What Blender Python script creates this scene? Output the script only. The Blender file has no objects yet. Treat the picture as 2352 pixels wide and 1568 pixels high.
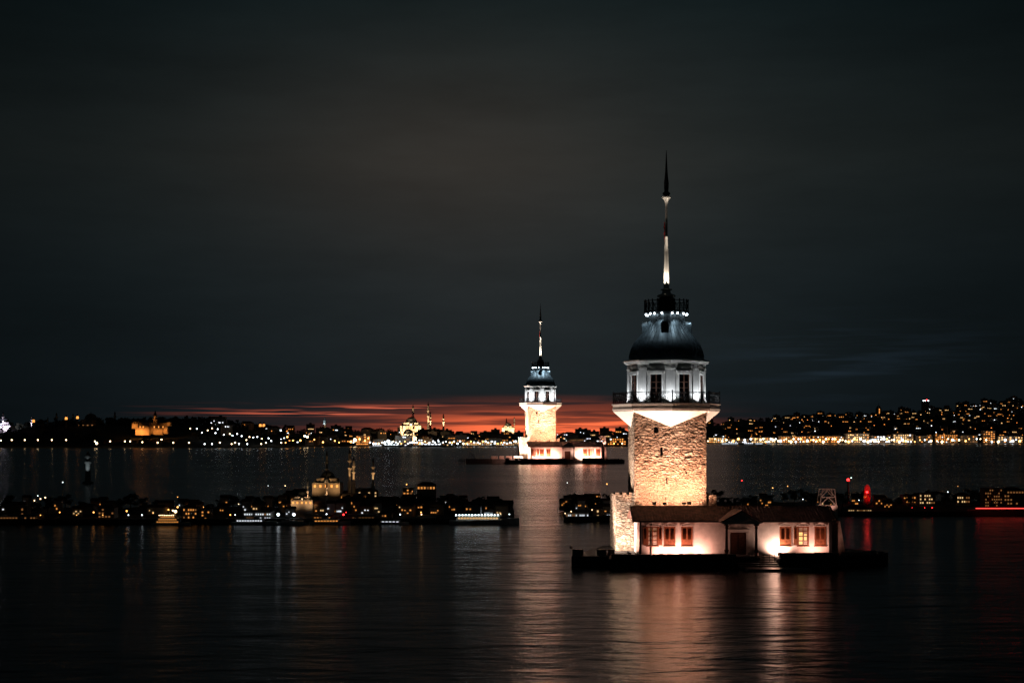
import bpy, math, random
from mathutils import Vector, Matrix, noise
R = math.radians
PI = math.pi
scene = bpy.context.scene
col = scene.collection

# ------------------------------------------------------------------ camera
F, CX, HZ, H = 3231.0, 1176.0, 1004.0, 12.86      # focal length in photo px, centre column, horizon row, eye height (m)
cam_data = bpy.data.cameras.new("camera"); cam = bpy.data.objects.new("camera", cam_data); col.objects.link(cam)
cam.location = (0, 0, H); cam.rotation_euler = (R(90), 0, 0)
cam_data.sensor_width = 36; cam_data.lens = F / 2352 * 36
cam_data.shift_y = (HZ - 784) / 2352
cam_data.clip_start = 0.5; cam_data.clip_end = 60000
scene.camera = cam

# ------------------------------------------------------------------ world, sun, exposure
world = bpy.data.worlds.new("World"); scene.world = world; world.use_nodes = True
wt = world.node_tree; wt.nodes.clear()
SUN_EL, SUN_AZ = R(1.0), R(4.0)

def srgb(r, g, b):
    f = lambda c: (c / 255 / 12.92) if c / 255 <= .04045 else ((c / 255 + .055) / 1.055) ** 2.4
    return (f(r), f(g), f(b), 1)

class NT:
    """short node-tree writer"""
    def __init__(s, t): s.t = t
    def n(s, typ, **kw):
        n = s.t.nodes.new(typ)
        for k, v in kw.items(): setattr(n, k, v)
        return n
    def put(s, sock, v):
        if isinstance(v, bpy.types.NodeSocket): s.t.links.new(v, sock)
        elif v is not None: sock.default_value = v
    def m(s, op, a, b=None, c=None, clamp=False):
        n = s.n('ShaderNodeMath', operation=op, use_clamp=clamp)
        s.put(n.inputs[0], a); s.put(n.inputs[1], b); s.put(n.inputs[2], c)
        return n.outputs[0]
    def gauss(s, v, c, w):
        d = s.m('DIVIDE', s.m('SUBTRACT', v, c), w)
        return s.m('EXPONENT', s.m('MULTIPLY', s.m('MULTIPLY', d, d), -1.0))
    def ramp(s, v, stops, interp='LINEAR'):
        n = s.n('ShaderNodeValToRGB'); cr = n.color_ramp; cr.interpolation = interp
        while len(cr.elements) < len(stops): cr.elements.new(0.5)
        for e, (p, c) in zip(cr.elements, stops):
            e.position = p; e.color = c if len(c) == 4 else (*c, 1)
        s.put(n.inputs[0], v)
        return n.outputs[0]
    def mix(s, mode, f, a, b):
        n = s.n('ShaderNodeMix', data_type='RGBA', blend_type=mode)
        s.put(n.inputs[0], f); s.put(n.inputs[6], a); s.put(n.inputs[7], b)
        return n.outputs[2]
    def comb(s, x, y, z):
        n = s.n('ShaderNodeCombineXYZ')
        s.put(n.inputs[0], x); s.put(n.inputs[1], y); s.put(n.inputs[2], z)
        return n.outputs[0]
    def noise(s, vec, scale, detail=3, rough=.5, dist=0):
        n = s.n('ShaderNodeTexNoise'); s.put(n.inputs['Vector'], vec)
        n.inputs['Scale'].default_value = scale; n.inputs['Detail'].default_value = detail
        n.inputs['Roughness'].default_value = rough; n.inputs['Distortion'].default_value = dist
        return n.outputs[0]

W_ = NT(wt)
tc = W_.n('ShaderNodeTexCoord'); sp = W_.n('ShaderNodeSeparateXYZ'); wt.links.new(tc.outputs['Generated'], sp.inputs[0])
az = W_.m('ARCTAN2', sp.outputs[0], sp.outputs[1]); el = W_.m('ABSOLUTE', sp.outputs[2])
base = W_.ramp(el, [(0.0, srgb(25, 31, 34)), (0.04, srgb(27, 33, 36)), (0.11, srgb(35, 39, 40)), (0.19, srgb(44, 45, 43)),
                    (0.30, srgb(23, 31, 32)), (0.5, srgb(14, 17, 19)), (1.0, srgb(8, 10, 12))])
fall = W_.m('ADD', .25, W_.m('MULTIPLY', .78, W_.gauss(az, 0.0, .25)))
mot = W_.noise(W_.comb(W_.m('MULTIPLY', az, 3), W_.m('MULTIPLY', el, 14), 0), 1.3, 5, .6)
fall = W_.m('MULTIPLY', fall, W_.m('ADD', .55, W_.m('MULTIPLY', mot, .86)))
base = W_.mix('MULTIPLY', 1.0, base, W_.comb(fall, fall, fall))
base = W_.mix('MULTIPLY', 1.0, base, W_.mix('MIX', W_.gauss(az, -.02, .2), (.74, .98, 1.08, 1), (1, 1, 1, 1)))
# brown glow of city light on the cloud
brown = W_.m('MULTIPLY', W_.gauss(az, -.06, .13), W_.gauss(el, .195, .06))
base = W_.mix('ADD', 1.0, base, W_.mix('MULTIPLY', 1.0, (0.0065, 0.0026, 0.0008, 1), W_.comb(brown, brown, brown)))
# afterglow along the horizon broken by cloud bars
bars = W_.noise(W_.comb(W_.m('MULTIPLY', az, 9), W_.m('MULTIPLY', el, 230), 3.1), 1.0, 4, .55)
bar_m = W_.ramp(bars, [(.42, (0, 0, 0)), (.56, (1, 1, 1))])
glow_az = W_.m('MULTIPLY', W_.gauss(az, .040, .105), W_.ramp(az, [(.085, (1, 1, 1)), (.14, (.10, .10, .10)), (.2, (0, 0, 0))]))
glow_el = W_.ramp(el, [(0.0, (1, 1, 1)), (.0100, (.95, .95, .95)), (.0142, (.46, .46, .46)), (.019, (.13, .13, .13)), (.030, (0, 0, 0))])
g = W_.m('MULTIPLY', glow_az, glow_el)
g = W_.m('MULTIPLY', g, W_.m('ADD', .22, W_.m('MULTIPLY', bar_m, .78)))
base = W_.mix('ADD', 1.0, base, W_.mix('MULTIPLY', 1.0, (1.5, 0.23, 0.07, 1), W_.comb(g, g, g)))
# thin lit cloud edges left of the afterglow
str_n = W_.noise(W_.comb(W_.m('MULTIPLY', az, 13), W_.m('MULTIPLY', el, 520), 7.7), 1.0, 3, .5)
str_m = W_.ramp(str_n, [(.53, (0, 0, 0)), (.62, (1, 1, 1))])
s_ = W_.m('MULTIPLY', W_.m('ADD', W_.m('MULTIPLY', W_.gauss(az, -.09, .085), W_.gauss(el, .0200, .0024)), W_.m('MULTIPLY', W_.gauss(az, -.145, .06), W_.gauss(el, .0165, .0012))), str_m)
base = W_.mix('ADD', 1.0, base, W_.mix('MULTIPLY', 1.0, (0.62, 0.11, 0.05, 1), W_.comb(s_, s_, s_)))
# dull blue cloud bars to the right
b_n = W_.noise(W_.comb(W_.m('MULTIPLY', az, 8), W_.m('MULTIPLY', el, 120), 1.9), 1.0, 4, .5)
b_m = W_.m('MULTIPLY', W_.ramp(b_n, [(.5, (0, 0, 0)), (.68, (1, 1, 1))]), W_.m('MULTIPLY', W_.gauss(az, .235, .07), W_.gauss(el, .055, .022)))
base = W_.mix('ADD', 1.0, base, W_.mix('MULTIPLY', 1.0, (0.006, 0.011, 0.018, 1), W_.comb(b_m, b_m, b_m)))
sky = W_.n('ShaderNodeTexSky', sky_type='NISHITA'); sky.sun_disc = False
sky.sun_elevation = R(-8); sky.sun_rotation = SUN_AZ
bg1 = W_.n('ShaderNodeBackground'); wt.links.new(sky.outputs[0], bg1.inputs[0]); bg1.inputs[1].default_value = .05
bg2 = W_.n('ShaderNodeBackground'); wt.links.new(base, bg2.inputs[0]); bg2.inputs[1].default_value = 1.0
add = W_.n('ShaderNodeAddShader'); wt.links.new(bg1.outputs[0], add.inputs[0]); wt.links.new(bg2.outputs[0], add.inputs[1])
wo = W_.n('ShaderNodeOutputWorld'); wt.links.new(add.outputs[0], wo.inputs[0])

sun_d = bpy.data.lights.new("sun", 'SUN'); sun_d.energy = .004; sun_d.angle = R(10); sun_d.color = (1, .6, .45)
sun = bpy.data.objects.new("sun", sun_d); col.objects.link(sun)
sun.rotation_euler = Vector((math.sin(SUN_AZ), math.cos(SUN_AZ), math.tan(R(6)))).to_track_quat('Z', 'Y').to_euler()

vs = scene.view_settings; vs.view_transform = 'Standard'; vs.look = 'None'; vs.exposure = 0; vs.gamma = 1
scene.cycles.sample_clamp_direct = 14
scene.render.engine = 'CYCLES'
scene.cycles.use_denoising = True
scene.cycles.max_bounces = 5; scene.cycles.glossy_bounces = 3; scene.cycles.diffuse_bounces = 2
scene.cycles.sample_clamp_indirect = 6
scene.cycles.use_light_tree = True

# ------------------------------------------------------------------ helpers
def P(x, y, d):
    """photo pixel + distance -> point"""
    return Vector(((x - CX) / F * d, d, H - (y - HZ) / F * d))
def px(x, d): return (x - CX) / F * d
def pz(y, d): return H - (y - HZ) / F * d

class MB:
    def __init__(s): s.v = []; s.f = []; s.sm = []
    def add(s, vs, fs, M=None, smooth=False):
        o = len(s.v)
        s.v += [(M @ Vector(v)) if M else Vector(v) for v in vs]
        s.f += [tuple(i + o for i in f) for f in fs]; s.sm += [smooth] * len(fs)
    def box(s, x0, x1, y0, y1, z0, z1, M=None):
        s.add([(x0, y0, z0), (x1, y0, z0), (x1, y1, z0), (x0, y1, z0), (x0, y0, z1), (x1, y0, z1), (x1, y1, z1), (x0, y1, z1)],
              [(3, 2, 1, 0), (4, 5, 6, 7), (0, 1, 5, 4), (1, 2, 6, 5), (2, 3, 7, 6), (3, 0, 4, 7)], M)
    def cbox(s, c, sz, M=None):
        s.box(c[0] - sz[0] / 2, c[0] + sz[0] / 2, c[1] - sz[1] / 2, c[1] + sz[1] / 2, c[2] - sz[2] / 2, c[2] + sz[2] / 2, M)
    def prism(s, poly, z0, z1, M=None):
        n = len(poly)
        s.add([(x, y, z0) for x, y in poly] + [(x, y, z1) for x, y in poly],
              [tuple(range(n - 1, -1, -1)), tuple(range(n, 2 * n))] + [(i, (i + 1) % n, n + (i + 1) % n, n + i) for i in range(n)], M)
    def xprism(s, poly, y0, y1, M=None):
        """polygon in x,z pulled along y"""
        n = len(poly)
        s.add([(x, y0, z) for x, z in poly] + [(x, y1, z) for x, z in poly],
              [tuple(range(n)), tuple(range(2 * n - 1, n - 1, -1))] + [(i, n + i, n + (i + 1) % n, (i + 1) % n) for i in range(n)], M)
    def yprism(s, poly, x0, x1, M=None):
        """polygon in y,z pulled along x"""
        n = len(poly)
        s.add([(x0, y, z) for y, z in poly] + [(x1, y, z) for y, z in poly],
              [tuple(range(n - 1, -1, -1)), tuple(range(n, 2 * n))] + [(i, (i + 1) % n, n + (i + 1) % n, n + i) for i in range(n)], M)
    def lathe(s, prof, n=24, c=(0, 0), M=None, smooth=True, ph=0.0):
        vs = []; fs = []
        for r, z in prof:
            for k in range(n):
                a = ph + 2 * PI * k / n; vs.append((c[0] + r * math.cos(a), c[1] + r * math.sin(a), z))
        for j in range(len(prof) - 1):
            for k in range(n):
                fs.append((j * n + k, j * n + (k + 1) % n, (j + 1) * n + (k + 1) % n, (j + 1) * n + k))
        s.add(vs, fs, M, smooth)
        s.add(vs[:n], [tuple(range(n - 1, -1, -1))], M); s.add(vs[-n:], [tuple(range(n))], M)
    def tube(s, p, q, r, n=6, r2=None):
        p = Vector(p); q = Vector(q); d = q - p
        if d.length < 1e-6: return
        M = Matrix.Translation(p) @ d.to_track_quat('Z', 'Y').to_matrix().to_4x4()
        r2 = r if r2 is None else r2
        s.lathe([(r, 0), (r2, d.length)], n, M=M, smooth=n > 5)
    def ring(s, c, rad, r, M=None, n=14):
        """flat ring in the x,z plane"""
        vs = []; fs = []
        for k in range(n):
            a = 2 * PI * k / n
            for rr in (rad - r, rad + r):
                for yy in (-r, r): vs.append((c[0] + rr * math.cos(a), c[1] + yy, c[2] + rr * math.sin(a)))
        for k in range(n):
            a, b = 4 * k, 4 * ((k + 1) % n)
            fs += [(a, a + 1, b + 1, b), (a + 2, b + 2, b + 3, a + 3), (a, b, b + 2, a + 2), (a + 1, a + 3, b + 3, b + 1)]
        s.add(vs, fs, M)
    def ball(s, c, r, n=8, m=5, sz=1.0):
        prof = [(max(r * math.sin(PI * (j + .02) / (m + .04)), .001), c[2] - sz * r * math.cos(PI * (j + .02) / (m + .04))) for j in range(m + 1)]
        s.lathe(prof, n, (c[0], c[1]))
    def build(s, name, mat, parent=None, loc=None, bevel=0):
        me = bpy.data.meshes.new(name); me.from_pydata(s.v, [], s.f); me.update()
        if any(s.sm):
            me.polygons.foreach_set('use_smooth', s.sm)
        me.materials.append(mat)
        o = bpy.data.objects.new(name, me); col.objects.link(o)
        if parent: o.parent = parent
        if loc: o.location = loc
        if bevel:
            b = o.modifiers.new('bevel', 'BEVEL'); b.width = bevel; b.segments = 1
        return o

def tag(o, label=None, cat=None, group=None, kind=None):
    if label: o['label'] = label
    if cat: o['category'] = cat
    if group: o['group'] = group
    if kind: o['kind'] = kind
    return o
def empty(name, loc, label=None, cat=None, group=None, rz=0):
    o = bpy.data.objects.new(name, None); col.objects.link(o); o.location = loc; o.rotation_euler.z = rz
    o.empty_display_size = .2
    return tag(o, label, cat, group)
def inst(me, name, parent, loc=(0, 0, 0), sc=None, rz=0):
    o = bpy.data.objects.new(name, me); col.objects.link(o); o.parent = parent; o.location = loc
    if sc: o.scale = sc
    o.rotation_euler.z = rz
    return o
def spot(name, loc, target, energy, color, deg, parent=None, rad=.08, blend=.6):
    d = bpy.data.lights.new(name, 'SPOT'); d.energy = energy; d.color = color; d.spot_size = R(deg); d.spot_blend = blend
    d.shadow_soft_size = rad
    o = bpy.data.objects.new(name, d); col.objects.link(o); o.location = loc
    o.rotation_euler = (Vector(target) - Vector(loc)).to_track_quat('-Z', 'Y').to_euler()
    if parent: o.parent = parent
    return o
def point(name, loc, energy, color, parent=None, rad=.3):
    d = bpy.data.lights.new(name, 'POINT'); d.energy = energy; d.color = color; d.shadow_soft_size = rad
    o = bpy.data.objects.new(name, d); col.objects.link(o); o.location = loc
    if parent: o.parent = parent
    return o
def children_of(o, everything):
    return [c for c in everything if c.parent == o]

# ------------------------------------------------------------------ materials
def mat(name, c, rough=.6, metal=0, var=.0, vs_=3.0, bump=0, bs=20, c2=None, spec=.5):
    m = bpy.data.materials.new(name); m.use_nodes = True
    N = NT(m.node_tree); b = m.node_tree.nodes['Principled BSDF']
    c = c if len(c) == 4 else (*c, 1)
    b.inputs['Base Color'].default_value = c; b.inputs['Roughness'].default_value = rough; b.inputs['Metallic'].default_value = metal
    b.inputs['Specular IOR Level'].default_value = spec
    t = N.n('ShaderNodeTexCoord')
    if var or c2:
        nz = N.noise(t.outputs['Object'], vs_, 5, .6)
        d = c2 if c2 else tuple(x * (1 - var) for x in c[:3])
        u = c if c2 else tuple(min(x * (1 + var), 1) for x in c[:3])
        N.put(b.inputs['Base Color'], N.ramp(nz, [(.35, d), (.65, u)]))
    if bump:
        bn = N.n('ShaderNodeBump'); bn.inputs['Strength'].default_value = 1; bn.inputs['Distance'].default_value = bump
        N.put(bn.inputs['Height'], N.noise(t.outputs['Object'], bs, 4, .6)); N.put(b.inputs['Normal'], bn.outputs[0])
    return m
def emit(name, c, s, sampling='AUTO'):
    m = bpy.data.materials.new(name); m.use_nodes = True
    t = m.node_tree; b = t.nodes['Principled BSDF']; b.inputs['Base Color'].default_value = (.05, .05, .05, 1)
    b.inputs['Emission Color'].default_value = (*c, 1); b.inputs['Emission Strength'].default_value = s
    m.cycles.emission_sampling = sampling
    return m

def stone_mat():
    m = bpy.data.materials.new("rubble_stone"); m.use_nodes = True
    N = NT(m.node_tree); b = m.node_tree.nodes['Principled BSDF']; b.inputs['Roughness'].default_value = .9
    t = N.n('ShaderNodeTexCoord')
    wn = N.n('ShaderNodeTexNoise'); wn.inputs['Scale'].default_value = 1.3; N.put(wn.inputs['Vector'], t.outputs['Object'])
    mix = N.n('ShaderNodeVectorMath', operation='MULTIPLY_ADD')
    N.put(mix.inputs[0], wn.outputs['Color']); mix.inputs[1].default_value = (.35, .35, .22); N.put(mix.inputs[2], t.outputs['Object'])
    mp = N.n('ShaderNodeMapping'); mp.inputs['Scale'].default_value = (2.0, 2.0, 4.6); N.put(mp.inputs[0], mix.outputs[0])
    vo = N.n('ShaderNodeTexVoronoi', feature='DISTANCE_TO_EDGE'); vo.inputs['Scale'].default_value = 1; N.put(vo.inputs['Vector'], mp.outputs[0])
    vc = N.n('ShaderNodeTexVoronoi', feature='F1'); vc.inputs['Scale'].default_value = 1; N.put(vc.inputs['Vector'], mp.outputs[0])
    edge = N.ramp(vo.outputs['Distance'], [(0.0, (0, 0, 0)), (.12, (.8, .8, .8)), (.3, (1, 1, 1))])
    sep = N.n('ShaderNodeSeparateColor'); N.put(sep.inputs[0], vc.outputs['Color'])
    stone = N.ramp(sep.outputs[0], [(0, (.20, .145, .10)), (.35, (.34, .26, .19)), (.7, (.46, .38, .29)), (.93, (.55, .47, .38)), (1, (.35, .17, .09))])
    grain = N.noise(t.outputs['Object'], 14, 5, .65)
    stone = N.mix('MULTIPLY', .55, stone, N.ramp(grain, [(.3, (.45, .45, .45)), (.7, (1, 1, 1))]))
    colr = N.mix('MIX', edge, (.12, .085, .065, 1), stone)
    N.put(b.inputs['Base Color'], colr)
    hgt = N.m('ADD', N.m('ADD', edge, N.m('MULTIPLY', grain, .5)), N.m('MULTIPLY', sep.outputs[1], .5))
    bn = N.n('ShaderNodeBump'); bn.inputs['Strength'].default_value = 1; bn.inputs['Distance'].default_value = .05
    N.put(bn.inputs['Height'], hgt); N.put(b.inputs['Normal'], bn.outputs[0])
    return m

def water_mat():
    m = bpy.data.materials.new("sea_water"); m.use_nodes = True
    N = NT(m.node_tree); b = m.node_tree.nodes['Principled BSDF']
    b.inputs['Base Color'].default_value = (.0035, .0068, .0085, 1); b.inputs['Roughness'].default_value = .2; b.inputs['IOR'].default_value = 1.33; b.inputs['Specular IOR Level'].default_value = .11
    g = N.n('ShaderNodeNewGeometry')
    def wave(sx, sy, off, detail):
        mp = N.n('ShaderNodeMapping'); mp.inputs['Scale'].default_value = (sx, sy, 1); mp.inputs['Location'].default_value = (off, off * 2, 0)
        mp.inputs['Rotation'].default_value = (0, 0, .12 * off)
        N.put(mp.inputs[0], g.outputs['Position'])
        return N.noise(mp.outputs[0], 1.0, detail, .6, .4)
    h = N.m('ADD', N.m('MULTIPLY', wave(.16, .42, .7, 3), 1.6), N.m('MULTIPLY', wave(.7, 1.5, 1.9, 4), .45))
    h = N.m('ADD', h, N.m('MULTIPLY', wave(.035, .09, -.8, 3), 4.0))
    bn = N.n('ShaderNodeBump'); bn.inputs['Strength'].default_value = 1; bn.inputs['Distance'].default_value = WATER_BUMP
    N.put(bn.inputs['Height'], h); N.put(b.inputs['Normal'], bn.outputs[0])
    # patches of ruffled and slick water
    pn = N.noise(g.outputs['Position'], .02, 3, .5)
    N.put(b.inputs['Roughness'], N.m('ADD', .15, N.m('MULTIPLY', pn, .13)))
    return m
WATER_BUMP = .13

def tile_mat():
    m = mat("clay_roof_tile", (.12, .055, .042), .8, 0, .5, 2.2, .01, 30)
    return m
M = {
 'stone': stone_mat(), 'water': water_mat(), 'tile': tile_mat(),
 'plaster': mat("white_plaster", (.74, .71, .67), .75, 0, .08, 1.5, .006, 12),
 'soffit': mat("painted_board_soffit", (.74, .70, .65), .7, 0, .07, 2, .004, 20),
 'board': mat("white_clapboard", (.70, .66, .62), .7, 0, .12, 1.2, .004, 25),
 'wood': mat("varnished_shutter_wood", (.19, .062, .024), .5, 0, .35, 5, .004, 30),
 'darkwood': mat("dark_door_wood", (.10, .042, .025), .55, 0, .3, 5, .004, 30),
 'iron': mat("dark_iron", (.018, .019, .021), .5, .6),
 'lead': mat("lead_sheet", (.13, .155, .17), .42, .35, .35, 1.6, .01, 8),
 'leaddark': mat("dark_lead", (.03, .036, .04), .6, .2, .3, 2),
 'paintmast': mat("white_mast_paint", (.78, .74, .68), .45, 0, .06, 2),
 'glass': mat("dark_window_glass", (.012, .014, .016), .08, 0),
 'amberglass': emit("dim_amber_glass", (1, .42, .12), .16, 'NONE'),
 'litglass': emit("lit_yellow_glass", (1, .62, .18), 1.6, 'NONE'),
 'concrete': mat("weathered_concrete", (.30, .24, .21), .9, 0, .3, 1.3, .02, 9),
 'quay': mat("dark_wet_quay_stone", (.045, .042, .042), .75, 0, .4, .9, .05, 3),
 'slab': mat("wet_landing_slab", (.16, .14, .13), .28, 0, .35, 1.5, .008, 8),
 'flag': mat("red_flag_cloth", (.5, .02, .015), .8),
 'lamphouse': mat("floodlight_housing", (.03, .03, .03), .5, .5),
 'bulb_cold': emit("cold_white_bulb", (.78, .92, 1), 14),
 'bulb_warm': emit("warm_lamp_glow", (1, .62, .32), 14),
 'lens': emit("floodlight_lens", (1, .75, .5), 6, 'NONE'),
 'hill': mat("dark_wooded_ground", (.020, .022, .018), .95, 0, .5, .02),
 'bark': mat("tree_bark", (.05, .035, .025), .9, 0, .3, 5),
 'leaf': mat("tree_foliage", (.045, .06, .03), .8, 0, .5, 1.1),
 'leafd': mat("dark_tree_foliage", (.035, .042, .025), .85, 0, .5, .05),
 'wall_a': mat("house_render_grey", (.26, .24, .22), .85, 0, .25, .1),
 'wall_b': mat("house_render_ochre", (.30, .20, .12), .85, 0, .25, .1),
 'wall_c': mat("house_render_pale", (.42, .40, .37), .85, 0, .2, .1),
 'roof': mat("house_clay_roof", (.14, .06, .04), .85, 0, .3, .2),
 'w_or': emit("orange_lit_window", (1, .35, .07), 1.8, 'NONE'),
 'w_ye': emit("yellow_lit_window", (1, .58, .22), 2.1, 'NONE'),
 'w_wh': emit("white_lit_window", (.85, .93, 1), 3.0, 'NONE'),
 'w_re': emit("red_lit_sign", (1, .05, .04), 3.0, 'NONE'),
 'w_dim': emit("dim_lit_window", (1, .45, .15), .35, 'NONE'),
 'l_or': emit("sodium_street_lamp", (1, .42, .10), 9),
 'l_wa': emit("warm_street_lamp", (1, .68, .36), 9),
 'l_wh': emit("white_street_lamp", (.82, .93, 1), 9),
 'l_re': emit("red_beacon_lamp", (1, .03, .03), 10),
 'n_or': emit("near_orange_window", (1, .38, .08), .85, 'NONE'),
 'n_ye': emit("near_yellow_window", (1, .64, .28), .9, 'NONE'),
 'n_wh': emit("near_white_window", (.85, .93, 1), 1.0, 'NONE'),
 'n_dim': emit("near_dim_window", (1, .42, .13), .22, 'NONE'),
 'nl_or': emit("near_sodium_lamp", (1, .40, .09), 4.5),
 'nl_wa': emit("near_warm_lamp", (1, .66, .34), 4.5),
 'nl_wh': emit("near_white_lamp", (.82, .93, 1), 4.5),
 'nl_re': emit("near_red_lamp", (1, .03, .03), 5),
 'hull': mat("boat_hull_white", (.5, .5, .5), .4, 0, .1, 2),
 'hulld': mat("boat_hull_dark", (.03, .035, .05), .4, 0, .2, 2),
}

# ------------------------------------------------------------------ sea and far land
b = MB(); b.add([(-26000, -3000, 0), (26000, -3000, 0), (26000, 40000, 0), (-26000, 40000, 0)], [(0, 1, 2, 3)])
tag(b.build('sea', M['water']), kind='structure')

def lerp_tab(tab, x):
    if x <= tab[0][0]: return tab[0][1]
    for (a, ya), (c, yc) in zip(tab, tab[1:]):
        if x <= c: return ya + (yc - ya) * (x - a) / (c - a)
    return tab[-1][1]
SHORE = [(-2000, 1682), (640, 1690), (760, 1975), (1450, 1990), (1640, 2790), (5000, 2800)]
SKYL = [(-1500, 1000), (-300, 992), (0, 987), (60, 975), (130, 970), (220, 968), (300, 966), (400, 966), (440, 962), (480, 964), (550, 974), (620, 983), (700, 988), (760, 985),
        (840, 986), (920, 985), (990, 985), (1050, 992), (1150, 989), (1240, 988), (1330, 987), (1450, 984), (1560, 980), (1640, 974), (1700, 968), (1800, 958), (1900, 953),
        (2010, 951), (2100, 945), (2200, 937), (2280, 925), (2352, 921), (2600, 912), (3200, 950), (4500, 1000)]
def shore(x): return lerp_tab(SHORE, x)
def terr(x, t):
    """far land: photo column x, t = 0 at the shore .. 1 at the ridge -> point"""
    D = shore(x) + t * 620
    top = pz(lerp_tab(SKYL, x), shore(x) + 620) - (10 if 900 < x < 1600 else 5)
    k = max(0.0, (t - .12) / .88)
    z = 1.6 + (top - 1.6) * (k * k * (3 - 2 * k))
    return Vector(((x - CX) / F * D, D, z))
b = MB(); xs = list(range(-2400, 5000, 20)); rows = [-.012, 0, .03, .08, .14, .22, .3, .4, .5, .6, .7, .8, .9, 1.0, 1.3, 2.2, 6]
vs_ = []
for t in rows:
    for x in xs:
        p = terr(x, min(max(t, 0), 1))
        if t < 0: p = Vector((p.x, p.y - 6, -1.0))
        elif t == 0: p = Vector((p.x, p.y, 1.6))
        elif t > 1:
            D = shore(x) + t * 620; p = Vector(((x - CX) / F * D, D, max(p.z * (1.25 - .2 * t), 2)))
        else:
            p.z += (noise.noise(Vector((x * .02, t * 6, 0))) * 4 + noise.noise(Vector((x * .09, t * 20, 5))) * 1.5) * min(1, t * 4)
        vs_.append(p)
nx = len(xs)
b.add(vs_, [(j * nx + i, j * nx + i + 1, (j + 1) * nx + i + 1, (j + 1) * nx + i) for j in range(len(rows) - 1) for i in range(nx - 1)], smooth=True)
tag(b.build('far_hills', M['hill']), kind='structure')

# ------------------------------------------------------------------ the stone tower on its islet (the near one; the far one is a larger copy)
island = []                       # top-level things of the near islet
TF, m_ = 146.8, 150.55 / F        # distance of the tower's front wall; metres per photo px at its axis
TX, TY, HW = 16.52, 150.55, 3.75
def zt(y): return H + (HZ - y) * m_
def zf(y): return H + (HZ - y) * 146.5 / F

tower = empty('stone_tower', (TX, TY, 0), 'big near floodlit stone tower with white octagonal lantern room and lead dome', 'tower')
island.append(tower)
# shaft: four walls of coursed rubble with real relief
def relief(p):
    q = Vector((p.x * 2.0 + 1.1 * noise.noise(p * .9), p.y * 2.0, p.z * 4.6 + .8 * noise.noise(p * 1.3 + Vector((7, 0, 0)))))
    d, pts = noise.voronoi(q)
    e = d[1] - d[0]
    return min(e * 2.4, 1) * .065 + noise.noise(pts[0] * 3.1) * .06 + noise.noise(p * 6) * .012
def rel_wall(b, p0, u, w, z0, z1, nrm, step=.09, holes=()):
    nu = max(2, int(w / step)); nz = max(2, int((z1 - z0) / step))
    vs = []; fs = []
    for j in range(nz + 1):
        z = z0 + (z1 - z0) * j / nz
        for i in range(nu + 1):
            s = w * i / nu
            p = Vector((p0[0] + u[0] * s, p0[1] + u[1] * s, z))
            k = min(1, min(s, w - s) / .12)
            d = relief(p) * (.35 + .65 * k)
            for (h0, h1, y0, y1, arch) in holes:
                if h0 <= s <= h1 and y0 <= z <= y1 and (not arch or z < y1 - (h1 - h0) / 2 or abs(s - (h0 + h1) / 2) < math.sqrt(max(0, ((h1 - h0) / 2) ** 2 - (z - (y1 - (h1 - h0) / 2)) ** 2))):
                    d = -.42
            vs.append(p + Vector(nrm) * d)
    for j in range(nz):
        for i in range(nu): fs.append((j * (nu + 1) + i, j * (nu + 1) + i + 1, (j + 1) * (nu + 1) + i + 1, (j + 1) * (nu + 1) + i))
    b.add(vs, fs)
S0, S1 = .9, zf(946) + .1
b = MB()
def hx(x): return px(x, TF) - TX + HW
front_holes = [(hx(1502), hx(1513), pz(995, TF), pz(979, TF), True), (hx(1517), hx(1521.5), pz(1046, TF), pz(1026, TF), False), (hx(1530), hx(1534), pz(1111, TF), pz(1095, TF), False)]
rel_wall(b, (-HW, -HW), (1, 0), 2 * HW, S0, S1, (0, -1, 0), .075, front_holes)
rel_wall(b, (-HW, HW), (0, -1), 2 * HW, S0, S1, (-1, 0, 0), .08)
rel_wall(b, (HW, -HW), (0, 1), 2 * HW, S0, S1, (1, 0, 0), .2)
rel_wall(b, (HW, HW), (-1, 0), 2 * HW, S0, S1, (0, 1, 0), .2)
b.box(-HW + .6, HW - .6, -HW + .6, HW - .6, S0, S1)
b.build('shaft', M['stone'], tower)
for (h0, h1, y0, y1, a) in front_holes:
    b = MB(); b.box(h0 - HW, h1 - HW, -HW + .36, -HW + .40, y0, y1)
    b.build('slit_opening', M['glass'], tower)
# bastion round the foot
b = MB(); BX0 = px(1415, TF) - TX; BX1 = px(1647, TF) - TX; BZ = pz(1137, TF)
rel_wall(b, (BX0, -HW + .35), (1, 0), -HW - BX0, .6, BZ, (0, -1, 0), .08)
rel_wall(b, (BX0, HW + 1.2), (0, -1), 2 * HW + .85, .6, BZ, (-1, 0, 0), .1)
b.box(BX0 + .2, -HW - .01, -HW + .6, HW + 1, .6, BZ - .02)
for k in range(3): b.box(BX0 - .02 + k * .72, BX0 + .38 + k * .72, -HW + .3, -HW + .8, BZ - .05, BZ + .28)
b.build('bastion', M['stone'], tower)
b = MB()
rel_wall(b, (HW, -HW + .35), (1, 0), BX1 - HW, .6, BZ, (0, -1, 0), .09)
rel_wall(b, (BX1, -HW + .35), (0, 1), 2 * HW + .85, .6, BZ, (1, 0, 0), .2)
b.box(HW + .01, BX1 - .2, -HW + .6, HW + 1, .6, BZ - .02)
b.build('bastion', M['stone'], tower)

def octv(r, k): a = -PI / 2 + k * PI / 4; return (r * math.cos(a), r * math.sin(a))
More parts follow.
